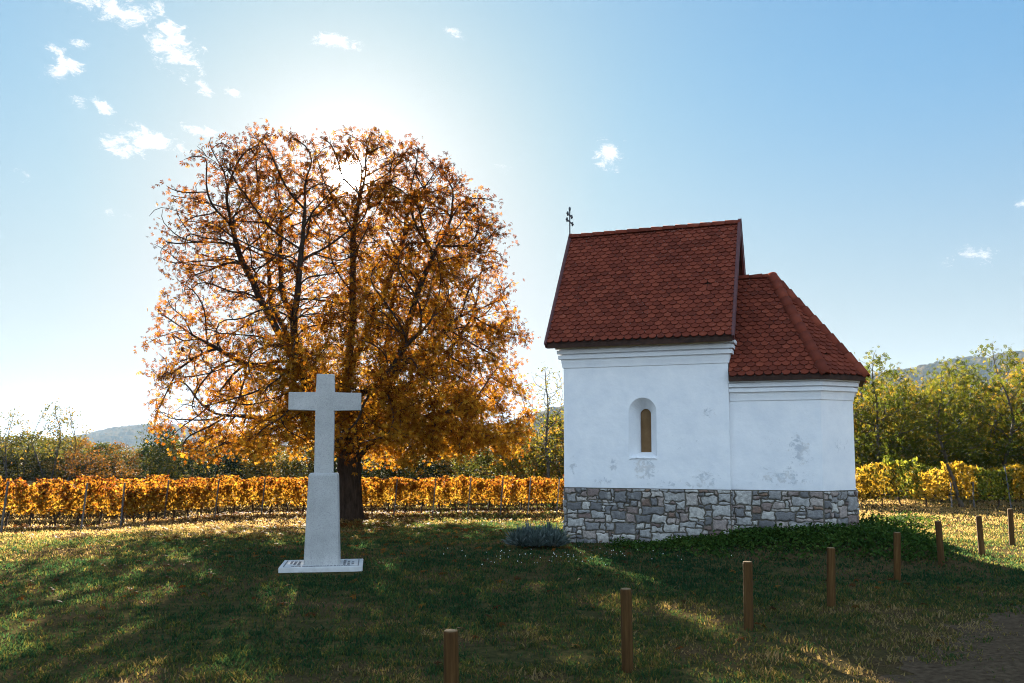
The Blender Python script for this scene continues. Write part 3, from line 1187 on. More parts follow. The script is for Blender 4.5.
# ------------------------------------------------------------------ foliage helpers
def rot_mats(rng, n_, up_bias=1.0, max_tilt=math.pi / 2):
    """random rotations (n,3,3): free heading, tilt away from flat up to max_tilt, random roll about own axis"""
    yaw = rng.uniform(0, 2 * np.pi, n_)
    tilt = max_tilt * rng.random(n_) ** up_bias
    ax = rng.uniform(0, 2 * np.pi, n_)
    cy, sy = np.cos(yaw), np.sin(yaw)
    Rz = np.zeros((n_, 3, 3))
    Rz[:, 0, 0] = cy
    Rz[:, 0, 1] = -sy
    Rz[:, 1, 0] = sy
    Rz[:, 1, 1] = cy
    Rz[:, 2, 2] = 1
    kx, ky = np.cos(ax), np.sin(ax)
    c_, s_ = np.cos(tilt), np.sin(tilt)
    Rt = np.zeros((n_, 3, 3))
    Rt[:, 0, 0] = c_ + kx * kx * (1 - c_)
    Rt[:, 0, 1] = kx * ky * (1 - c_)
    Rt[:, 0, 2] = ky * s_
    Rt[:, 1, 0] = kx * ky * (1 - c_)
    Rt[:, 1, 1] = c_ + ky * ky * (1 - c_)
    Rt[:, 1, 2] = -kx * s_
    Rt[:, 2, 0] = -ky * s_
    Rt[:, 2, 1] = kx * s_
    Rt[:, 2, 2] = c_
    return Rt @ Rz


def scatter(name, tv, tf, pos, rot, scale, rnd, material, parent=None):
    tv, tf = np.asarray(tv, float), np.asarray(tf)
    n_, k = len(pos), len(tv)
    V = np.einsum('nij,kj->nki', rot, tv) * np.asarray(scale).reshape(-1, 1, 1) + np.asarray(pos)[:, None, :]
    Fc = (tf[None] + (np.arange(n_) * k)[:, None, None]).reshape(-1, tf.shape[1])
    return np_mesh(name, V.reshape(-1, 3), Fc, material, parent, rnd=np.repeat(rnd, k))


def palmate():
    """hand-shaped leaf of five drooping leaflets, unit radius"""
    V, Fc = [], []
    for a_, L_ in ((-80, .62), (-40, .88), (0, 1.0), (40, .9), (80, .6)):
        c_, s_ = math.cos(R(a_)), math.sin(R(a_))
        i = len(V)
        for u_, w_, z_ in ((0.05, 0, 0), (.62, -.16, -.10), (.62, .16, -.10), (1.0, 0, -.34)):
            u_ *= L_
            w_ *= L_
            V.append((u_ * c_ - w_ * s_, u_ * s_ + w_ * c_, z_ * L_))
        Fc += [(i, i + 1, i + 2), (i + 1, i + 3, i + 2)]
    return V, Fc


def lobed():
    """broad vine leaf with a few points, unit radius"""
    pts = [(0, -.15), (.42, -.45), (.5, -.05), (.95, -.1), (.62, .38), (.6, .72), (.2, .55), (0, 1.0), (-.2, .55), (-.6, .72), (-.62, .38), (-.95, -.1), (-.5, -.05), (-.42, -.45)]
    V = [(0, .12, .08)] + [(x, y, -.18 * (x * x + y * y)) for x, y in pts]
    n_ = len(pts)
    return V, [(0, i + 1, (i + 1) % n_ + 1) for i in range(n_)]


def sprig(pairs=4):
    """feathery compound leaf: leaflets in pairs on a stalk, unit length"""
    V, Fc = [], []
    for i in range(pairs * 2 + 1):
        if i == pairs * 2:
            bx, a_ = .78, 0
        else:
            bx, a_ = .15 + .7 * (i // 2) / pairs, (62 if i % 2 else -62)
        c_, s_ = math.cos(R(a_)), math.sin(R(a_))
        k = len(V)
        for u_, w_, z_ in ((0, 0, 0), (.2, -.1, -.02), (.2, .1, -.02), (.4, 0, -.1)):
            V.append((bx + u_ * c_ - w_ * s_, u_ * s_ + w_ * c_, z_ - .15 * bx))
        Fc += [(k, k + 1, k + 2), (k + 1, k + 3, k + 2)]
    return V, Fc


def single_leaf():
    return [(0, 0, 0), (-.28, .45, .05), (.28, .45, .05), (0, 1, -.1)], [(0, 2, 1), (1, 2, 3)]


# ------------------------------------------------------------------ tree skeletons (space colonisation)
def grow(nodes, parents, attract, step, infl, kill, rng, iters=140, droop=0.0, mom=.35):
    P = [np.array(p, float) for p in nodes]
    par = list(parents)
    att = np.array(attract)
    best = np.full(len(att), 1e9)
    who = np.zeros(len(att), int)
    new = list(range(len(P)))
    spawned = {}
    for _ in range(iters):
        for i in new:
            d = np.linalg.norm(att - P[i], axis=1)
            m_ = d < best
            best[m_] = d[m_]
            who[m_] = i
        alive = best > kill
        att, best, who = att[alive], best[alive], who[alive]
        if len(att) == 0:
            break
        use = best < infl
        new = []
        for i in np.unique(who[use]):
            spawned[i] = spawned.get(i, 0) + 1
            if spawned[i] > 3:
                best[who == i] = 0
                continue
            dv = att[use & (who == i)] - P[i]
            dv = (dv / np.linalg.norm(dv, axis=1)[:, None]).mean(0)
            pd = P[i] - P[par[i]] if par[i] >= 0 else np.array([0, 0, 1.])
            pd = pd / (np.linalg.norm(pd) + 1e-9)
            dv = dv + pd * mom + rng.normal(0, .15, 3) + np.array([0, 0, droop])
            dv /= np.linalg.norm(dv) + 1e-9
            P.append(P[i] + dv * step)
            par.append(i)
            new.append(len(P) - 1)
        if not new:
            break
    return np.array(P), np.array(par)


def radii(P, par, tip, expo, cap=None):
    n_ = len(P)
    acc = np.zeros(n_)
    ch = np.zeros(n_, int)
    for i in range(n_):
        if par[i] >= 0:
            ch[par[i]] += 1
    order = []
    depth = np.zeros(n_, int)
    for i in range(n_):
        if par[i] >= 0:
            depth[i] = depth[par[i]] + 1
    for i in np.argsort(-depth, kind='stable'):
        if ch[i] == 0:
            acc[i] = tip ** expo
        if par[i] >= 0:
            acc[par[i]] += acc[i]
    return acc ** (1 / expo), ch


def tubes(P, par, r, min_r=0.0, flare=None):
    """skin chains of nodes into tapering tubes; returns verts, quads"""
    n_ = len(P)
    kids = [[] for _ in range(n_)]
    for i in range(n_):
        if par[i] >= 0:
            kids[par[i]].append(i)
    V, Fc = [], []
    starts = [i for i in range(n_) if par[i] < 0]
    stack = [(s, None) for s in starts]
    while stack:
        s, frm = stack.pop()
        chain = [s]
        cur = s
        while kids[cur]:
            ks = sorted(kids[cur], key=lambda k: -r[k])
            for k in ks[1:]:
                stack.append((k, cur))
            cur = ks[0]
            chain.append(cur)
        pts = [P[i] for i in chain]
        rr = [r[i] for i in chain]
        if frm is not None:
            pts = [P[frm]] + pts
            rr = [min(r[frm] * .8, rr[0] * 1.15)] + rr
        if len(pts) < 2 or rr[0] < min_r:
            continue
        pts = np.array(pts)
        if len(pts) > 3:
            q = pts.copy()
            q[1:-1] = .25 * pts[:-2] + .5 * pts[1:-1] + .25 * pts[2:]
            pts = q
        k = 14 if rr[0] > .2 else 7 if rr[0] > .06 else 5 if rr[0] > .025 else 3
        ref = np.array([1., 0.2, 0])
        base_i = len(V)
        for j in range(len(pts)):
            d = pts[min(j + 1, len(pts) - 1)] - pts[max(j - 1, 0)]
            d = d / (np.linalg.norm(d) + 1e-9)
            a_ = ref - d * ref.dot(d)
            if np.linalg.norm(a_) < .05:
                a_ = np.array([0, 1., .1]) - d * d.dot(np.array([0, 1., .1]))
            a_ /= np.linalg.norm(a_)
            ref = a_
            b_ = np.cross(d, a_)
            rad = rr[j] if j < len(pts) - 1 else rr[j] * .5
            for t in range(k):
                an = 2 * math.pi * t / k
                q_ = rad
                if rad > .12:
                    q_ *= 1 + .07 * math.sin(an * 3 + pts[j][2] * 1.1) + .05 * math.sin(an * 5 + pts[j][2] * 2.3)
                if flare is not None:
                    q_ *= 1 + flare * math.exp(-max(0, pts[j][2]) / .35) * (1 + .5 * math.sin(an * 4 + 1) + .3 * math.sin(an * 7))
                V.append(pts[j] + (a_ * math.cos(an) + b_ * math.sin(an)) * q_)
        for j in range(len(pts) - 1):
            for t in range(k):
                u_ = (t + 1) % k
                Fc.append((base_i + j * k + t, base_i + j * k + u_, base_i + (j + 1) * k + u_, base_i + (j + 1) * k + t))
    return np.array(V), np.array(Fc)


def bark(name, c0, c1):
    m, n, b = mat(name, 0.95, 0.1)
    oc = n.coord('Object')
    mp = n.new('ShaderNodeMapping')
    n.link(oc, mp.inputs[0])
    mp.inputs['Scale'].default_value = (9, 9, 2.2)
    nz = n.noise(mp.outputs[0], 1.3, 6, 0.7)
    n.link(n.ramp(nz, [(0.32, c0), (0.68, c1)]), b.inputs['Base Color'])
    n.link(n.bump(nz, 1.0, 0.06), b.inputs['Normal'])
    return m


chestnut_bark = bark('chestnut_bark', (0.012, 0.008, 0.006), (0.05, 0.036, 0.026))
grey_bark = bark('grey_bark', (0.03, 0.024, 0.018), (0.10, 0.085, 0.066))

# ------------------------------------------------------------------ the big chestnut
TX, TY = -5.87, 31.4
TZ = float(ground(TX, TY)) - .05
rng = np.random.default_rng(12)
LIMBS = [  # polylines in tree space (x, depth, z)
    [(0, 0, -.2), (0, 0, .7), (.02, 0, 1.5), (0, 0, 2.3)],
    [(0, 0, 2.3), (-.1, -.1, 3.6), (-.1, -.2, 5.0), (.05, -.3, 6.8), (.1, -.2, 8.6), (0, 0, 10.6), (.15, .2, 11.8)],
    [(0, 0, 2.2), (-.5, -.3, 3.2), (-1.0, -.6, 4.2), (-1.7, -1.0, 5.5), (-2.7, -1.4, 7.4), (-3.5, -1.6, 9.0), (-3.9, -1.7, 10.3)],
    [(-1.3, -.8, 4.8), (-1.9, -.4, 6.4), (-2.55, 0, 8.4), (-2.75, .3, 10.1), (-2.7, .4, 11.2)],
    [(-.1, -.2, 5.0), (.3, .3, 6.4), (.7, .6, 7.5), (1.4, 1.0, 9.5), (1.9, 1.3, 10.9)],
    [(.05, 0, 2.2), (.7, -.4, 3.2), (1.6, -.9, 4.8), (2.0, -1.2, 6.0), (2.6, -1.5, 8.2), (3.3, -1.8, 9.6)],
    [(1.8, -1.05, 5.4), (2.9, -1.0, 6.3), (4.1, -.6, 7.3)],
    [(-1.5, -.9, 5.1), (-3.4, -1.2, 5.5), (-4.6, -1.6, 6.2)],
    [(0.1, 0, 2.1), (1.2, -1.0, 3.0), (2.6, -1.8, 3.6), (4.2, -2.2, 3.9)],
    [(-.1, 0, 2.1), (-1.2, .4, 3.0), (-2.6, .8, 3.6), (-4.4, 1.0, 3.8)],
    [(0, .1, 2.4), (.3, 1.5, 3.8), (.6, 3.0, 5.2), (.8, 4.2, 7.2), (1.0, 4.4, 9.6)],
    [(0, -.1, 2.3), (-.5, -1.7, 3.6), (-.9, -3.2, 4.8), (-1.0, -4.4, 6.4), (-.8, -4.2, 8.8)],
    [(.4, 1.7, 4.0), (2.4, 2.9, 5.4), (4.2, 3.2, 7.6)],
    [(.3, 1.6, 3.9), (-2.2, 3.0, 5.6), (-3.8, 3.2, 8.2), (-4.0, 3.0, 10.2)],
    [(-.5, -1.7, 3.6), (1.5, -3.6, 4.6), (3.0, -4.0, 6.4)]]
PROF = np.array([(1.5, 5.0, 4.9), (2.2, 6.2, 5.8), (3.0, 6.8, 6.5), (4.8, 6.7, 6.6), (6.7, 6.8, 6.6), (8.4, 6.9, 6.1), (9.6, 6.9, 5.8), (10.9, 6.6, 5.3),
                 (12.0, 6.1, 4.6), (12.7, 5.2, 4.0), (13.2, 4.1, 3.3), (13.75, 1.6, 1.6)])


def radius_at(phi, z):
    Lr = np.interp(z, PROF[:, 0], PROF[:, 1])
    Rr = np.interp(z, PROF[:, 0], PROF[:, 2])
    c_ = np.cos(phi)
    side = Lr + (Rr - Lr) * (c_ * .5 + .5)
    dep = np.minimum(side, 6.2)
    return side * np.abs(c_) ** 2 + dep * (1 - np.abs(c_) ** 2)


def crown_points(count, inner, rng):
    pts = []
    while len(pts) < count:
        z = rng.uniform(1.5, 13.75)
        phi = rng.uniform(0, 2 * np.pi)
        f_ = rng.random() ** .6
        lump = .83 + .32 * value_noise(phi * 2.6, z * .6, 77) 
        rr = radius_at(phi, z) * lump
        if rng.random() > (rr / 7) ** 1.5 or f_ < inner and rng.random() < .55:
            continue
        r_ = f_ * rr
        xx = r_ * math.cos(phi)
        if z > 12.5 and abs(xx + 1.35) < .3 + .4 * (z - 12.5) or z > 13.4 and xx < -1.3:      # the dip between the two heads
            continue
        if z < 2.2 + 1.3 * (1 - r_ / 5.5) and r_ < 5.6:     # open under the skirt
            continue
        pts.append((r_ * math.cos(phi), r_ * math.sin(phi), z))
    return np.array(pts)


nodes, pars = [], []
for L_ in LIMBS:
    p0 = np.array(L_[0], float)
    if nodes:
        prev = int(np.argmin(np.linalg.norm(np.array(nodes) - p0, axis=1)))
    else:
        nodes.append(p0)
        pars.append(-1)
        prev = 0
    for q in L_[1:]:
        q = np.array(q, float)
        a_ = nodes[prev]
        k = max(1, int(np.linalg.norm(q - a_) / .34))
        for t in range(1, k + 1):
            nodes.append(a_ + (q - a_) * t / k + rng.normal(0, .035, 3) * (q[2] > 2.4))
            pars.append(prev)
            prev = len(nodes) - 1
P, par = grow(nodes, pars, crown_points(5200, .0, rng), .27, 2.6, .34, rng, 150, .08, .6)
r, ch = radii(P, par, .0135, 2.2)
r = np.minimum(r, .52)
tv_, tf_ = tubes(P, par, r, 0, flare=.42)
tree = empty('chestnut_tree', (TX, TY, TZ))
tag(tree, 'great orange-leaved chestnut tree with thick dark trunk behind the stone cross', 'tree')
np_mesh('trunk', tv_, tf_, chestnut_bark, tree, smooth=True)

twig = np.where((r < .036) & (P[:, 2] > 1.3))[0]
print('chestnut nodes', len(P), 'twigs', len(twig))
# thinner where the photograph shows the sky through the upper left
dens = 3.4 + 5.2 * (1 - sstep(3.0, 6.5, P[twig, 2])) + 2.2 * sstep(-1.6, 1.6, P[twig, 0])
dens *= np.clip(3.2 * value_noise(P[twig, 0] / 2.1 + P[twig, 1] * .25, P[twig, 2] / 2.1 + P[twig, 1] * .3, 29) - .34, .06, 1.6)
dens *= .10 + 1.8 * value_noise(P[twig, 0] / .95 + P[twig, 1] * .8, P[twig, 2] / .95, 9)
dens *= np.where(ch[twig] == 0, 1.7, .8)
cnt = rng.poisson(dens * 1.35)
src = np.repeat(twig, cnt)
pos = P[src] + rng.normal(0, .17, (len(src), 3)) + np.array([0, 0, -.06])
rel = pos + np.array([TX, TY, TZ - EYE])
along = rel @ np.array(SUN)
off = np.linalg.norm(rel - along[:, None] * np.array(SUN), axis=1)
keep = (off > .06 + .5 * value_noise(pos[:, 0] * 3.4, pos[:, 2] * 3.4, 17)) | (rng.random(len(off)) < .14)       # a break in the crown where the low sun shines through
pos = pos[keep]
print('chestnut leaves', len(pos))
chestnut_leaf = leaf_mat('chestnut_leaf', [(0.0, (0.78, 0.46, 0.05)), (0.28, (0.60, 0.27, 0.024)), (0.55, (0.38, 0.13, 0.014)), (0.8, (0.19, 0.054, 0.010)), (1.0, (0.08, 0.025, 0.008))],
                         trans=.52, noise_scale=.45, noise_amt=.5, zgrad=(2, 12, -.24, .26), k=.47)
V_, F_ = palmate()
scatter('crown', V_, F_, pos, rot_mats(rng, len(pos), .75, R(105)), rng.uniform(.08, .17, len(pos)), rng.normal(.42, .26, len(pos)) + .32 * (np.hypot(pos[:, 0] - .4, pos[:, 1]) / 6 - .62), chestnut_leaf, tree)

# ------------------------------------------------------------------ other trees
def blob_points(rng, count, h, rx, z0, shell=.45, top=.5, lump=3.0, seed=0):
    pts = []
    while len(pts) < count:
        t = rng.random()
        z = z0 + (h - z0) * t
        env = (math.sin(math.pi * min(1, .12 + t * .88) ** top)) ** .6
        phi = rng.uniform(0, 6.283)
        rr = rx * env * (.62 + .7 * value_noise(phi * lump / 2, z * lump / h * 1.3, seed))
        f_ = rng.random() ** .5
        if f_ < shell and rng.random() < .5:
            continue
        pts.append((f_ * rr * math.cos(phi), f_ * rr * math.sin(phi), z))
    return np.array(pts)


def make_tree(name, seed, h, rx, z0, natt, per_twig, leaf, lscale, m, bk, stems=1, top=.9, tip=.009, step=.3, kill=.42, lean=0.0, spread=.2):
    rng = np.random.default_rng(seed)
    nodes, pars = [], []
    for s in range(stems):
        an = rng.uniform(0, 6.28)
        p0 = np.array([math.cos(an), math.sin(an), 0]) * (.25 * (stems > 1))
        prev = -1
        d = np.array([math.cos(an) * spread * (stems > 1) + lean, math.sin(an) * spread * (stems > 1), 1.0])
        k = int((z0 + (h - z0) * .45) / step)
        p = p0 + np.array([0, 0, -.2])
        for t in range(k + 1):
            nodes.append(p.copy())
            pars.append(prev)
            prev = len(nodes) - 1
            d = d + rng.normal(0, .06, 3)
            d[2] = abs(d[2])
            p = p + d / np.linalg.norm(d) * step
    P, par = grow(nodes, pars, blob_points(rng, natt, h, rx, z0, top=top, seed=seed), step, 3.2, kill, rng, 90)
    r, ch = radii(P, par, tip, 2.1)
    tv, tf = tubes(P, par, r, 0, flare=.25)
    root = empty(name)
    np_mesh('trunk', tv, tf, bk, root, smooth=True)
    tw = np.where((r < tip * 3.2) & (P[:, 2] > z0 * .8))[0]
    dn = per_twig * (.1 + 1.7 * value_noise(P[tw, 0] / .8 + P[tw, 1] * .6, P[tw, 2] / .8, seed + 5)) * np.where(ch[tw] == 0, 1.6, .9)
    src = np.repeat(tw, rng.poisson(dn))
    pos = P[src] + rng.normal(0, .16, (len(src), 3))
    scatter('crown', *leaf, pos, rot_mats(rng, len(pos), .7, R(110)), rng.uniform(.65, 1.3, len(pos)) * lscale, rng.normal(.45, .2, len(pos)), m, root)
    return root


locust_leaf = leaf_mat('locust_leaf', [(0.0, (0.055, 0.085, 0.014)), (0.4, (0.11, 0.125, 0.018)), (0.7, (0.24, 0.19, 0.025)), (1.0, (0.40, 0.24, 0.03))],
                       k=.82, trans=.58, noise_scale=.55, noise_amt=.5, obj_rand=.6)
scrub_leaf = leaf_mat('scrub_leaf', [(0.0, (0.035, 0.055, 0.014)), (0.4, (0.09, 0.10, 0.02)), (0.75, (0.22, 0.17, 0.03)), (1.0, (0.36, 0.17, 0.03))],
                      k=.85, trans=.45, noise_scale=.4, noise_amt=.45, obj_rand=.7)
rust_leaf = leaf_mat('rust_leaf', [(0.0, (0.10, 0.085, 0.02)), (0.5, (0.25, 0.12, 0.025)), (1.0, (0.34, 0.13, 0.03))], k=.6, trans=.42, noise_amt=.3, obj_rand=.3)
ever_leaf = leaf_mat('evergreen_leaf', [(0.0, (0.016, 0.034, 0.016)), (0.5, (0.03, 0.056, 0.022)), (1.0, (0.06, 0.08, 0.03))], k=.85, trans=.25, noise_amt=.3)

locusts = [make_tree('locust_tree', 300 + i, 7.6, 2.3, 1.2, 680, 6.0, sprig(4), .21, locust_leaf, grey_bark, stems=1 + i % 2, top=1.0) for i in range(3)]
sparse = make_tree('sparse_tree', 321, 8.2, 2.3, 1.6, 800, 2.6, single_leaf(), .15, locust_leaf, grey_bark, stems=1, tip=.011, lean=-.03)
scrub = [make_tree('scrub_tree', 340 + i, 5.2, 2.3, .15, 560, 11, single_leaf(), .22, scrub_leaf, grey_bark, stems=2, top=.8) for i in range(2)]
thin = make_tree('bare_tree', 350, 5.8, 1.7, 1.6, 320, 3.2, single_leaf(), .19, scrub_leaf, grey_bark, stems=2, tip=.012, top=1.0)
rust = make_tree('rusty_bush', 360, 4.2, 2.2, .4, 380, 5.5, single_leaf(), .22, rust_leaf, grey_bark, stems=3, top=.75)
ever = make_tree('evergreen_tree', 370, 4.6, 2.0, .1, 420, 8.0, single_leaf(), .24, ever_leaf, grey_bark, stems=2, top=.75)

used = set()


def put(proto, x, y, h_scale=1.0, w_scale=None, label=None, cat='tree', group=None, rz=None):
    rz = random.uniform(0, 6.28) if rz is None else rz
    z = float(ground(x, y)) - .05
    w_scale = w_scale or h_scale
    if proto.name not in used:
        used.add(proto.name)
        proto.location = (x, y, z)
        proto.rotation_euler = (0, 0, rz)
        proto.scale = (w_scale, w_scale, h_scale)
        tag(proto, label, cat, group)
        return proto
    c = copy_tree(proto, (x, y, z), rz, (w_scale, w_scale, h_scale), label, group)
    c['category'] = cat
    return c


# green-gold locusts to the right, in two staggered lines
G1 = 'locust trees behind the right vines'
LOC = [(18.0, 43.0, .95), (19.9, 45.5, .84), (21.6, 43.2, .88), (24.3, 43.6, 1.02), (26.3, 45.4, .9), (28.2, 43.4, 1.06), (31.0, 45.5, 1.05), (33.5, 43.5, 1.0),
       (17.0, 47.5, .88), (19.9, 49.5, .93), (22.6, 49.0, .9), (25.8, 50.0, .98), (29.6, 49.5, 1.02), (33.0, 48.0, 1.0)]
for i, (x, y, s) in enumerate(LOC):
    front = y < 46
    put(locusts[i % 3], x, y, s, s * 1.02,
        'green-gold feathery locust tree in the front line behind the yellow vines right of chapel' if front
        else 'green-gold locust tree in the back line, half hidden by the front line right of chapel', 'tree',
        G1 + (', front line' if front else ', back line'))
for i, (x, y, s) in enumerate([(17.6, 52, 1.15), (20.0, 54, 1.1), (22.4, 52.5, 1.15), (24.8, 54, 1.2), (27.2, 53, 1.2), (29.8, 54, 1.25), (32.4, 53, 1.25), (35, 54, 1.25)]):
    put(scrub[i % 2], x, y, s, 1.15, 'dark olive scrub tree filling the gaps behind the right locust trees', 'tree', 'scrub behind the right locust trees')
# the gap between the chestnut and the chapel
put(sparse, 2.05, 51, .90, .95, 'sparse yellow-leaved tree with forked dark trunk, between the chestnut and the chapel', 'tree')
for i, (x, y, s) in enumerate([(.4, 56, .8), (2.6, 57, .95), (-1.8, 58, .72), (4.6, 58, .95), (3.6, 54, .85)]):
    put(scrub[i % 2], x, y, s, 1.0, 'olive scrub tree beyond the vines, beside the sparse tree left of the chapel', 'tree', 'scrub beside the sparse tree')
# hedge line beyond the left vineyard
LEFT = [(thin, -43.5, 72, 1.05, .9), (scrub[0], -46, 75, .85, 1.0), (thin, -40.8, 71, .98, .9), (scrub[1], -42.5, 76, .8, 1.1), (thin, -38.2, 72, 1.1, 1.0),
        (scrub[0], -39.3, 77, .7, 1.1), (thin, -36.6, 72, 1.02, .9), (scrub[1], -36.0, 77, .62, 1.1), (rust, -34.2, 70, .80, .85), (rust, -32.0, 71, .74, .9), (thin, -30.5, 74, .85, .8),
        (ever, -28.6, 72, .98, 1.05), (scrub[0], -27.4, 69, .7, .7), (ever, -25.6, 75, .92, 1.1), (ever, -22.8, 76, .84, 1.1), (scrub[1], -20.0, 72, .62, 1.0), (scrub[0], -17.3, 73, .6, 1.1), (ever, -14.8, 74, .66, 1.1),
        (scrub[1], -12.0, 73, .62, 1.1), (scrub[0], -9.2, 74, .62, 1.2), (ever, -6.4, 75, .62, 1.1), (scrub[1], -3.6, 73, .68, 1.1), (ever, -1.0, 74, .7, 1.1), (scrub[0], 1.4, 70, .72, 1.1), (ever, 3.8, 72, .8, 1.1),
        (scrub[1], -48, 80, .85, 1.3), (scrub[0], -44.5, 81, .8, 1.3), (scrub[1], -40.5, 81, .72, 1.3), (scrub[0], -36.8, 80, .6, 1.3), (scrub[1], -33, 80, .58, 1.3), (scrub[0], -29.5, 80, .6, 1.3),
        (ever, -18.6, 78, .75, 1.3), (ever, -10.5, 79, .72, 1.4), (scrub[1], -14.5, 78, .7, 1.3), (scrub[0], -6.5, 79, .7, 1.3), (ever, -2.4, 79, .75, 1.4), (scrub[1], 1.6, 79, .8, 1.3), (scrub[0], -23.5, 79, .75, 1.3),
        (scrub[1], -52.5, 76, .85, 1.2), (scrub[0], -55.5, 74, .9, 1.2), (ever, -59, 76, .95, 1.2), (scrub[1], -62.5, 74, .85, 1.3), (scrub[0], -66.5, 75, .9, 1.3), (scrub[1], -71, 73, .9, 1.3),
        (scrub[0], 6.6, 60, .9, 1.2), (scrub[1], 9.2, 58, .95, 1.2), (scrub[0], 11.8, 57, 1.0, 1.2), (scrub[1], 14.6, 55, 1.0, 1.2),
        (scrub[0], -49.5, 74, 1.0, 1.1), (rust, -44.0, 69, .72, .9)]
LB = {'thin': ('slender half-bare tree rising above the bushes behind the left vineyard', 'half-bare trees behind the left vineyard'),
      'scrub': ('olive leafy scrub tree in the far hedge line behind the vineyard', 'scrub trees behind the vineyard'),
      'rust': ('rust-brown rounded bush in the far hedge line behind the left vineyard', 'rusty bushes behind the left vineyard'),
      'ever': ('dark blue-green bushy evergreen in the hedge line behind the vineyard', 'evergreens behind the vineyard')}
for pr, x, y, s, w in LEFT:
    k = 'thin' if pr is thin else 'rust' if pr is rust else 'ever' if pr is ever else 'scrub'
    put(pr, x, y, s, w, LB[k][0], 'bush' if k == 'rust' else 'tree', LB[k][1])

# ------------------------------------------------------------------ vineyard
vine_wood = bark('vine_wood', (0.02, 0.014, 0.010), (0.07, 0.05, 0.035))
orange_vine = leaf_mat('orange_vine_leaf', [(0.0, (0.60, 0.42, 0.07)), (0.3, (0.56, 0.31, 0.04)), (0.6, (0.45, 0.18, 0.025)), (0.84, (0.26, 0.07, 0.018)), (1.0, (0.10, 0.035, 0.014))],
                       trans=.6, noise_scale=1.6, noise_amt=.35, zgrad=(.6, 1.5, -.22, .22), obj_rand=.3, k=.48)
yellow_vine = leaf_mat('yellow_vine_leaf', [(0.0, (0.62, 0.46, 0.07)), (0.45, (0.55, 0.36, 0.04)), (0.75, (0.36, 0.26, 0.035)), (1.0, (0.10, 0.11, 0.02))],
                       trans=.6, noise_scale=1.6, noise_amt=.5, obj_rand=.9, k=.52)

green_vine = leaf_mat('green_vine_leaf', [(0.0, (0.34, 0.36, 0.05)), (0.4, (0.16, 0.21, 0.03)), (1.0, (0.05, 0.08, 0.016))], trans=.5, noise_scale=1.6, noise_amt=.4, k=.6)


def make_vine(seed, w, d, z0, z1, n_leaf, m, size):
    rng = np.random.default_rng(seed)
    nodes, pars = [np.array([0, 0, -.12])], [-1]
    p = np.array([0, 0, -.12])
    while p[2] < z0 + .12:
        p = p + np.array([rng.normal(0, .025), rng.normal(0, .02), .1])
        nodes.append(p.copy())
        pars.append(len(nodes) - 2)
    fork = len(nodes) - 1
    rads = [.033] * len(nodes)
    for s_ in (-1, 1):          # two arms along the wire, with upright canes
        prev = fork
        q = p.copy()
        for t in range(int(w / 2 / .09)):
            q = q + np.array([s_ * .09, rng.normal(0, .01), rng.normal(.008, .012)])
            nodes.append(q.copy())
            pars.append(prev)
            rads.append(.018)
            prev = len(nodes) - 1
            if t % 2 == 0:
                pc, c_ = prev, q.copy()
                for u_ in range(int((z1 - q[2] - .08) / .14)):
                    c_ = c_ + np.array([rng.normal(0, .035), rng.normal(0, .035), .13])
                    nodes.append(c_.copy())
                    pars.append(pc)
                    rads.append(.006)
                    pc = len(nodes) - 1
    root = empty('grapevine')
    tv, tf = tubes(np.array(nodes), np.array(pars), np.array(rads))
    np_mesh('trunk', tv, tf, vine_wood, root, smooth=True)
    z = z0 + (z1 - z0) * rng.beta(1.25, 1.1, n_leaf)
    x = rng.uniform(-w / 2 * 1.12, w / 2 * 1.12, n_leaf)
    edge = value_noise(x * 3.1 + seed, 0 * x, seed)
    z = z0 + (z - z0) * (.86 + .22 * edge) - (1 - edge) * .05
    y = rng.normal(0, d, n_leaf) * (.7 + .6 * (z1 - z) / (z1 - z0))
    scatter('foliage', *lobed(), np.stack([x, y, z], 1), rot_mats(rng, n_leaf, .45, R(120)), rng.uniform(.6, 1.25, n_leaf) * size, rng.normal(.42, .27, n_leaf), m, root)
    return root


OV = [make_vine(500 + i, .78, .15, .44, 1.40, 640, orange_vine, .060) for i in range(4)]
YV = [make_vine(520 + i, 1.25, .24, .42, 1.78, 620, yellow_vine if i < 2 else green_vine, .092) for i in range(3)]

post_m, n, b = mat('galvanised_post', 0.55, 0.4)
n.link(n.ramp(n.noise(n.coord('Object'), 12, 4), [(0.3, (0.035, 0.035, 0.04)), (0.7, (0.08, 0.08, 0.085))]), b.inputs['Base Color'])
bm = bmesh.new()      # channel section
t_ = .004
sec = [(-.021, -.018), (.021, -.018), (.021, .02), (.016, .02), (.016, -.013), (-.016, -.013), (-.016, .02), (-.021, .02)]
lo = [bm.verts.new((x, y, -.3)) for x, y in sec]
hi = [bm.verts.new((x, y, 1.42)) for x, y in sec]
for i in range(8):
    bm.faces.new((lo[i], lo[(i + 1) % 8], hi[(i + 1) % 8], hi[i]))
bm.faces.new(hi)
post = bm_obj('vineyard_post', bm, post_m)
post_used = False


def put_post(x, y, lean, label, group, s=1.0):
    global post_used
    if post_used:
        o = post.copy()
        C.objects.link(o)
    else:
        o = post
        post_used = True
    o.location = (x, y, float(ground(x, y)))
    o.rotation_euler = (R(random.uniform(-2, 2)), lean, random.uniform(-.3, .3))
    o.scale = (1, 1, s)
    tag(o, label, 'post', group)


FRONT = [(-20.0, 25.6), (-15.2, 27.8), (-13.0, 29.4), (-12.6, 31.4), (-11.4, 33.4), (-9.5, 34.4), (-4.4, 34.6), (3.2, 35.4)]


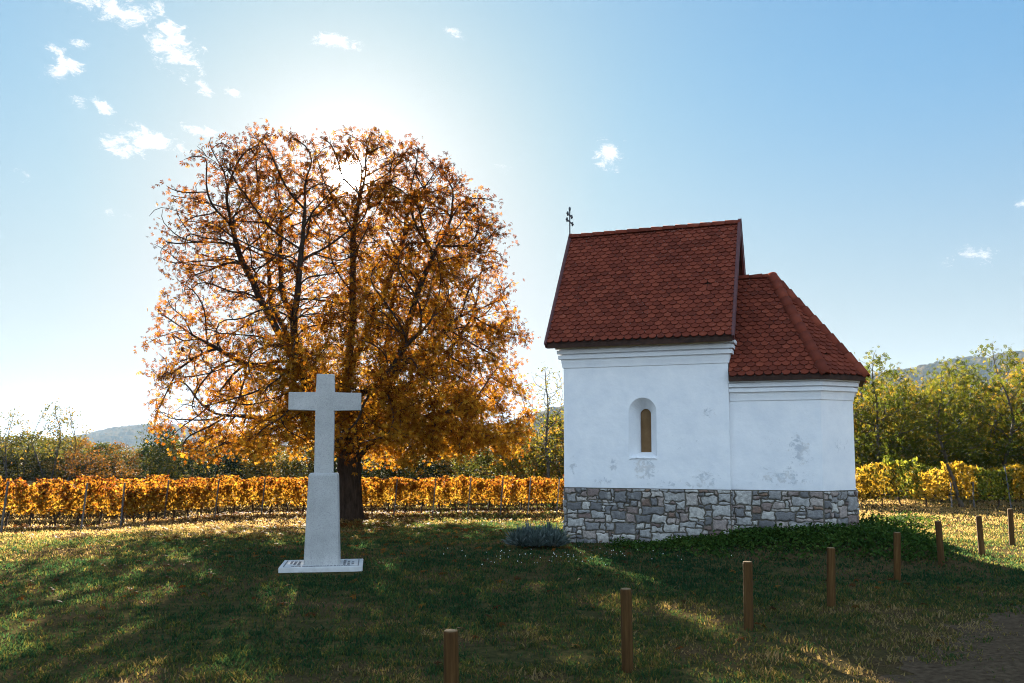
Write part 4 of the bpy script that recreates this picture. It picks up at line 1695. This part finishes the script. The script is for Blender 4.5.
def walk(poly, step):
    out, carry = [], 0.0
    for (x0, y0), (x1, y1) in zip(poly, poly[1:]):
        L_ = math.hypot(x1 - x0, y1 - y0)
        s = carry
        while s < L_:
            out.append((x0 + (x1 - x0) * s / L_, y0 + (y1 - y0) * s / L_, math.atan2(y1 - y0, x1 - x0)))
            s += step
        carry = s - L_
    return out


rv = random.Random(5)
for i, (x, y, a) in enumerate(walk(FRONT, .66)):
    s = rv.uniform(.86, .99) * (1.14 if x < -13.2 else 1.0)
    put(OV[i % 4], x, y + rv.uniform(-.1, .1), s, rv.uniform(.95, 1.1), 'orange grapevine in the front row, along the edge of the lawn', 'grapevine', 'grapevines in the front row', a + (math.pi if rv.random() < .5 else 0) + rv.uniform(-.12, .12))
for poly in ([(-26, 29.6), (-14.6, 32.2)], [(-28, 33.4), (-13.2, 35.8)], [(-20, 37.8), (4.5, 38.6)], [(-20, 41.2), (5, 41.8)]):
    for i, (x, y, a) in enumerate(walk(poly, .82)):
        s = rv.uniform(.82, .93)
        put(OV[(i + 1) % 4], x, y, s, rv.uniform(1.05, 1.2), 'orange grapevine in the rows behind the front row', 'grapevine', 'grapevines in the rear rows', a + (math.pi if rv.random() < .5 else 0))
for x, y in ((-14.0, 24.2), (-12.45, 25.5), (-12.55, 28.3), (-12.4, 31.4), (-11.0, 32.6), (-9.5, 33.4), (-6.75, 33.3), (-4.45, 33.15), (-3.0, 33.2), (-1.68, 33.4), (-.45, 33.6), (.6, 33.8), (1.72, 34.0)):
    put_post(x, y - .12, .085, 'leaning grey metal trellis post in the orange vine row', 'trellis posts in the orange vine row')

for i, (x, y, s) in enumerate([(13.2, 34.6, .98), (14.4, 34.3, 1.02), (15.4, 34.5, 1.04), (16.3, 34.4, .96), (17.5, 34.2, 1.0), (18.5, 33.6, 1.08), (19.6, 33.3, 1.02), (20.7, 33.2, 1.06), (21.8, 33, 1.05), (23.0, 32.6, 1.05)]):
    put(YV[i % 3], x, y, s * (.84 + .22 * ((i * 7) % 5) / 4), .92, 'bushy yellow grapevine in the front row right of the chapel' if i % 3 < 2 else 'green-leaved grapevine among the yellow ones in the front row right of the chapel', 'grapevine', 'grapevines right of the chapel', -.12 + (math.pi if i % 2 else 0))
for i, x in enumerate((13.5, 15, 16.6, 18.2, 19.8, 21.4, 23)):
    put(YV[(i + 2) % 3], x, 37.4, .95, 1.1, 'yellow grapevine in the second row right of the chapel' if (i + 2) % 3 < 2 else 'green-leaved grapevine in the second row right of the chapel', 'grapevine', 'grapevines right of the chapel, second row', (math.pi if i % 2 else 0))
for x, y, l, s in ((17.0, 33.9, .0, .7), (17.75, 33.7, .02, .72), (18.9, 33.2, -.09, 1.15), (21.3, 32.8, .03, 1.1)):
    put_post(x, y, l, 'grey trellis post among the yellow vines right of the chapel', 'trellis posts in the yellow vine row', s)

# leaning old trunk in the yellow vines
tr_nodes = [np.array([.25 - .045 * i + .03 * math.sin(i), 0.02 * math.sin(i * 2), i * .16 - .2]) for i in range(13)]
tv, tf = tubes(np.array(tr_nodes), np.arange(-1, 12), np.linspace(.095, .055, 13))
old = np_mesh('leaning_trunk', tv, tf, grey_bark, smooth=True)
old.location = (17.25, 34.0, float(ground(17.25, 34)))
tag(old, 'slim brown leaning tree trunk among the yellow vines', 'tree trunk')

# ------------------------------------------------------------------ shrubs and weeds by the chapel
lav_m = leaf_mat('lavender_leaf', [(0.0, (0.03, 0.05, 0.045)), (0.5, (0.10, 0.135, 0.125)), (1.0, (0.22, 0.26, 0.25))], k=.85, trans=.2, noise_scale=3, noise_amt=.3)
rng = np.random.default_rng(44)
bush = empty('lavender_bush', (.55, 19.75, float(ground(.55, 19.75))))
bush.scale = (.84, .84, 1.0)
tag(bush, 'low grey-green lavender bush at the left corner of the stone base', 'bush')
clumps = [(-.55, .0, .3, .34), (-.33, -.1, .34, .42), (-.1, .05, .36, .5), (.1, -.12, .33, .44), (.32, .05, .36, .5), (.55, -.05, .3, .42), (-.2, .3, .3, .4), (.3, .35, .3, .42), (.0, -.28, .25, .3), (.45, -.25, .25, .32), (-.42, -.24, .22, .27)]
pp, rr_, sc_, rd = [], [], [], []
for cx, cy, cr, chh in clumps:
    k = 260
    th = rng.uniform(0, 6.283, k)
    tl = R(80) * np.sqrt(rng.random(k))
    d = np.stack([np.sin(tl) * np.cos(th), np.sin(tl) * np.sin(th), np.cos(tl)], 1)
    st = rng.uniform(.35, .8, k)[:, None]
    base_ = np.array([cx, cy, 0.02]) + d * np.array([cr, cr, chh]) * st
    zax = d
    xax = np.cross(zax, rng.normal(0, 1, (k, 3)))
    xax /= np.linalg.norm(xax, axis=1)[:, None]
    yax = np.cross(zax, xax)
    pp.append(base_)
    rr_.append(np.stack([xax, yax, zax], 2))
    sc_.append(rng.uniform(.6, 1.4, k) * .2)
    rd.append(np.clip(rng.normal(.5, .2, k), 0, 1))
scatter('foliage', [(-.05, 0, 0), (.05, 0, 0), (.07, .02, .5), (-.07, .02, .5), (0, .06, 1)], [(0, 1, 2), (0, 2, 3), (3, 2, 4)],
        np.concatenate(pp), np.concatenate(rr_), np.concatenate(sc_), np.concatenate(rd), lav_m, bush)
tv, tf = [], []
for cx, cy, cr, chh in clumps:
    t_, f_ = tubes(np.array([[cx * .5, cy * .5, -.08], [cx * .8, cy * .8, .08], [cx, cy, chh * .6]]), np.array([-1, 0, 1]), np.array([.02, .014, .006]))
    tf.append(f_ + sum(len(q) for q in tv))
    tv.append(t_)
np_mesh('stem', np.concatenate(tv), np.concatenate(tf), vine_wood, bush)

weed_m = leaf_mat('weed_leaf', [(0.0, (0.022, 0.055, 0.012)), (0.5, (0.045, 0.095, 0.02)), (1.0, (0.11, 0.16, 0.035))], k=.85, trans=.4, noise_scale=1.2, noise_amt=.3)


def leafy(name, centres, heights, m, per, size, rng, parent=None):
    ps, rots = [], []
    for (x, y, z), h in zip(centres, heights):
        k = max(3, int(per * rng.uniform(.6, 1.4)))
        zz = h * rng.random(k) ** .6
        ps.append(np.stack([x + rng.normal(0, .09 + h * .16, k), y + rng.normal(0, .09 + h * .16, k), z + zz], 1))
    ps = np.concatenate(ps)
    return scatter(name, *single_leaf(), ps, rot_mats(rng, len(ps), .6, R(80)), rng.uniform(.6, 1.3, len(ps)) * size, rng.normal(.45, .2, len(ps)), m, parent)


def chapel_ab(a, b_):
    p = CH_O + CU * a + CV * b_
    return p.x, p.y


rng = np.random.default_rng(8)
cs, hs = [], []
for _ in range(1300):
    a = rng.uniform(1.2, 8.0)
    b_ = -abs(rng.normal(0, .7)) - .05 if a < 6.4 else rng.uniform(-1.8, 1.6)
    if rng.random() > .25 + .75 * sstep(1.5, 4.5, a):
        continue
    x, y = chapel_ab(a, b_)
    cs.append((x, y, float(ground(x, y))))
    hs.append(rng.uniform(.05, .2) * (1.2 if a > 4 else .8) * (1 - .3 * min(1, abs(b_) / 2)))
tag(leafy('ground_ivy', cs, hs, weed_m, 13, .088, rng), 'green leafy weeds growing thick along the stone base', 'weeds', kind='stuff')
sh = empty('green_shrub', (*chapel_ab(7.3, 1.9), 0))
sx, sy = chapel_ab(7.3, 1.9)
sh.location.z = float(ground(sx, sy))
cs = [(rng.normal(0, .42), rng.normal(0, .28), 0) for _ in range(60)]
leafy('foliage', cs, rng.uniform(.15, .42, 60), weed_m, 22, .085, rng, sh)
tv, tf = [], []
for cx, cy, _ in cs[:14]:
    t_, f_ = tubes(np.array([[cx * .6, cy * .6, -.08], [cx * .8, cy * .8, .1], [cx, cy, .26]]), np.array([-1, 0, 1]), np.array([.012, .009, .005]))
    tf.append(f_ + sum(len(q) for q in tv))
    tv.append(t_)
np_mesh('stem', np.concatenate(tv), np.concatenate(tf), vine_wood, sh)
tag(sh, 'low sunlit green shrub just right of the apse', 'shrub')

# ------------------------------------------------------------------ grass
grass_m, n, b = mat('grass_blade', 0.9, 0.0)
oc = n.coord('Object')
rv_ = n.attr('rnd')
pat = n.noise(oc, 0.45, 5, 0.6)
pat2 = n.noise(oc, 2.3, 4, 0.6)
dry = n.math('ADD', n.math('ADD', n.math('MULTIPLY', n.math('SUBTRACT', pat, .5), 2.1), n.math('MULTIPLY', n.math('SUBTRACT', pat2, .5), 1.3)), n.attr('dry'))
dry = n.math('ADD', dry, n.math('MULTIPLY', n.math('SUBTRACT', rv_, .5), .7))
c = n.ramp(dry, [(0.0, (0.015, 0.046, 0.021)), (0.38, (0.040, 0.074, 0.028)), (0.6, (0.080, 0.086, 0.022)), (0.85, (0.17, 0.125, 0.046)), (1.0, (0.24, 0.175, 0.085))])
n.link(c, b.inputs['Base Color'])
t = n.new('ShaderNodeBsdfTranslucent')
n.link(n.mix(1.0, c, (1.5, 1.34, 0.95), 'MULTIPLY'), t.inputs['Color'])
mx = n.new('ShaderNodeMixShader')
mx.inputs[0].default_value = .45
n.link(b.outputs[0], mx.inputs[1])
n.link(t.outputs[0], mx.inputs[2])
n.link(mx.outputs[0], grass_m.node_tree.nodes['Material Output'].inputs['Surface'])

rng = np.random.default_rng(99)
NB = 620000
dist = 5.0 + (46 - 5.0) * rng.random(NB) ** 1.55
bear = rng.uniform(-.72, .72, NB)
gxp, gyp = dist * np.sin(bear), dist * np.cos(bear)
# clump: pull blades towards tuft centres
cl = .55 * value_noise(gxp / .2, gyp / .2, 51) + .45 * value_noise(gxp / .07, gyp / .07, 54)
patch = value_noise(gxp / 1.4, gyp / 1.4, 52) * .6 + value_noise(gxp / .5, gyp / .5, 53) * .4
keep = rng.random(NB) < np.clip(-.16 + 2.1 * cl * (.1 + 1.25 * patch), .03, 1)
pd, _ = path_dist(gxp, gyp)
edge = 1.45 + .9 * (value_noise(gxp / .5, gyp / .5, 5) - .5)
keep &= (np.abs(pd) > edge) | (rng.random(NB) < .05)
a_ = (gxp - CH_O.x) * CU.x + (gyp - CH_O.y) * CU.y
b_ = (gxp - CH_O.x) * CV.x + (gyp - CH_O.y) * CV.y
keep &= ~((a_ > -.05) & (a_ < 6.6) & (b_ > -.05) & (b_ < CW + .05))
cxr, cyr = gxp + 3.54, gyp - 16.2
c9, s9 = math.cos(R(9)), math.sin(R(9))
keep &= ~((np.abs(cxr * c9 + cyr * s9) < .79) & (np.abs(-cxr * s9 + cyr * c9 + .015) < .58))
vy = (gyp > np.interp(gxp, [-20, -14, -12.3, -9.5, -4.4, 3.2], [24.6, 27.3, 31.5, 34.4, 34.4, 35.2])) & (gxp < 3.2)
keep &= ~vy | (rng.random(NB) < .3)
gxp, gyp, dist, cl = gxp[keep], gyp[keep], dist[keep], cl[keep]
NB = len(gxp)
print('grass blades', NB)
gz_ = ground(gxp, gyp)
hgt = rng.uniform(.018, .055, NB) * (.35 + 1.25 * cl) * (1 + .018 * dist)
lean = rng.uniform(.2, 1.1, NB) * hgt
la = rng.uniform(0, 6.283, NB)
wd = rng.uniform(.0035, .008, NB) * (1 + .05 * dist)
wa = rng.uniform(0, 6.283, NB)
base = np.stack([gxp, gyp, gz_ - .006], 1)
wv = np.stack([np.cos(wa), np.sin(wa), 0 * wa], 1) * wd[:, None]
tipv = np.stack([np.cos(la) * lean, np.sin(la) * lean, hgt], 1)
midv = np.stack([np.cos(la) * lean * .3, np.sin(la) * lean * .3, hgt * .62], 1)
V = np.stack([base - wv, base + wv, base + midv + wv * .7, base + midv - wv * .7, base + tipv], 1).reshape(-1, 3)
ofs = (np.arange(NB) * 5)[:, None]
Ft = np.concatenate([ofs + np.array([[0, 1, 2]]), ofs + np.array([[0, 2, 3]]), ofs + np.array([[3, 2, 4]])])
dryv = .33 + .30 * sstep(14.5, 18.5, gyp) * (1 - sstep(-9.5, -5.5, gxp)) + .17 * (1 - sstep(9, 15, gyp)) * sstep(-3, 2, gxp) + .08 * (1 - sstep(9, 14, gyp)) + .34 * sstep(19, 25, gyp) * (1 - sstep(-6, -2, gxp)) + .42 * sstep(7, 10, gxp) * sstep(15, 20, gyp) + .3 * sstep(27, 32, gyp) \
    + .22 * np.exp(-(((gxp - 5.0) / 1.8) ** 2 + ((gyp - 12.5) / 1.5) ** 2)) + .16 * (1 - sstep(.2, 2.2, np.abs(path_dist(gxp, gyp)[0]) - 1.2)) \
    - .3 * np.exp(-(((gxp - 5) / 3.5) ** 2 + ((gyp - 18) / 2.2) ** 2)) - .12 * sstep(11, 16, gyp) * (1 - sstep(19, 24, gyp))
gr_o = np_mesh('grass', V, Ft, grass_m, rnd=np.repeat(rng.random(NB), 5), dry=np.repeat(dryv, 5))
tag(gr_o, 'short patchy green and straw coloured lawn grass', 'grass', kind='stuff')

# fallen leaves
rng = np.random.default_rng(71)
NL = 5200
ang_ = rng.uniform(0, 6.283, NL)
rad_ = np.abs(rng.normal(0, 8.5, NL))
fx, fy = TX + rad_ * np.cos(ang_) * 1.15, TY - 3 + rad_ * np.sin(ang_) * 1.25
vx = rng.uniform(-19, 3, NL)
vyy = np.interp(vx, [-20, -14, -12.3, -9.5, -4.4, 3.2], [24.6, 27.3, 31.5, 34.4, 34.4, 35.2]) + rng.normal(0, .8, NL)
sel = rng.random(NL) < .3
fx, fy = np.where(sel, vx, fx), np.where(sel, vyy, fy)
ok = (fy > 5) & (fy < 40) & ~((np.abs(fx + 3.54) < .9) & (np.abs(fy - 16.2) < .75))
a_ = (fx - CH_O.x) * CU.x + (fy - CH_O.y) * CU.y
b_ = (fx - CH_O.x) * CV.x + (fy - CH_O.y) * CV.y
ok &= ~((a_ > -.1) & (a_ < 6.7) & (b_ > -.1) & (b_ < CW + .1))
fx, fy = fx[ok], fy[ok]
lit_m = leaf_mat('fallen_leaf', [(0.0, (0.42, 0.20, 0.04)), (0.4, (0.36, 0.12, 0.02)), (0.75, (0.20, 0.06, 0.018)), (1.0, (0.09, 0.035, 0.016))], trans=.3, noise_amt=0)
fl = scatter('fallen_leaves', *palmate(), np.stack([fx, fy, ground(fx, fy) + .045], 1), rot_mats(rng, len(fx), .8, R(40)), rng.uniform(.06, .15, len(fx)), rng.random(len(fx)), lit_m)
tag(fl, 'orange and brown fallen leaves strewn over the lawn', 'fallen leaves', kind='stuff')

# small pale clover flowers near the lavender
rng = np.random.default_rng(5)
NFl = 70
fx, fy = rng.normal(1.2, 1.3, NFl), rng.normal(18.0, .9, NFl)
wf_m, n, b = mat('white_petal', .8, .1)
n.link(n.ramp(n.noise(n.coord('Object'), 30, 2), [(0.4, (0.55, 0.55, 0.5)), (0.7, (0.75, 0.75, 0.72))]), b.inputs['Base Color'])
flw = scatter('clover_flowers', [(0, 0, 1), (.8, 0, 0), (0, .8, 0), (-.8, 0, 0), (0, -.8, 0), (0, 0, -.6)],
              [(0, 1, 2), (0, 2, 3), (0, 3, 4), (0, 4, 1), (5, 2, 1), (5, 3, 2), (5, 4, 3), (5, 1, 4)],
              np.stack([fx, fy, ground(fx, fy) + .055], 1), rot_mats(rng, NFl, 1, .5), rng.uniform(.010, .018, NFl), rng.random(NFl), wf_m)
tag(flw, 'tiny white clover flowers dotted in the grass near the lavender bush', 'flowers', kind='stuff')
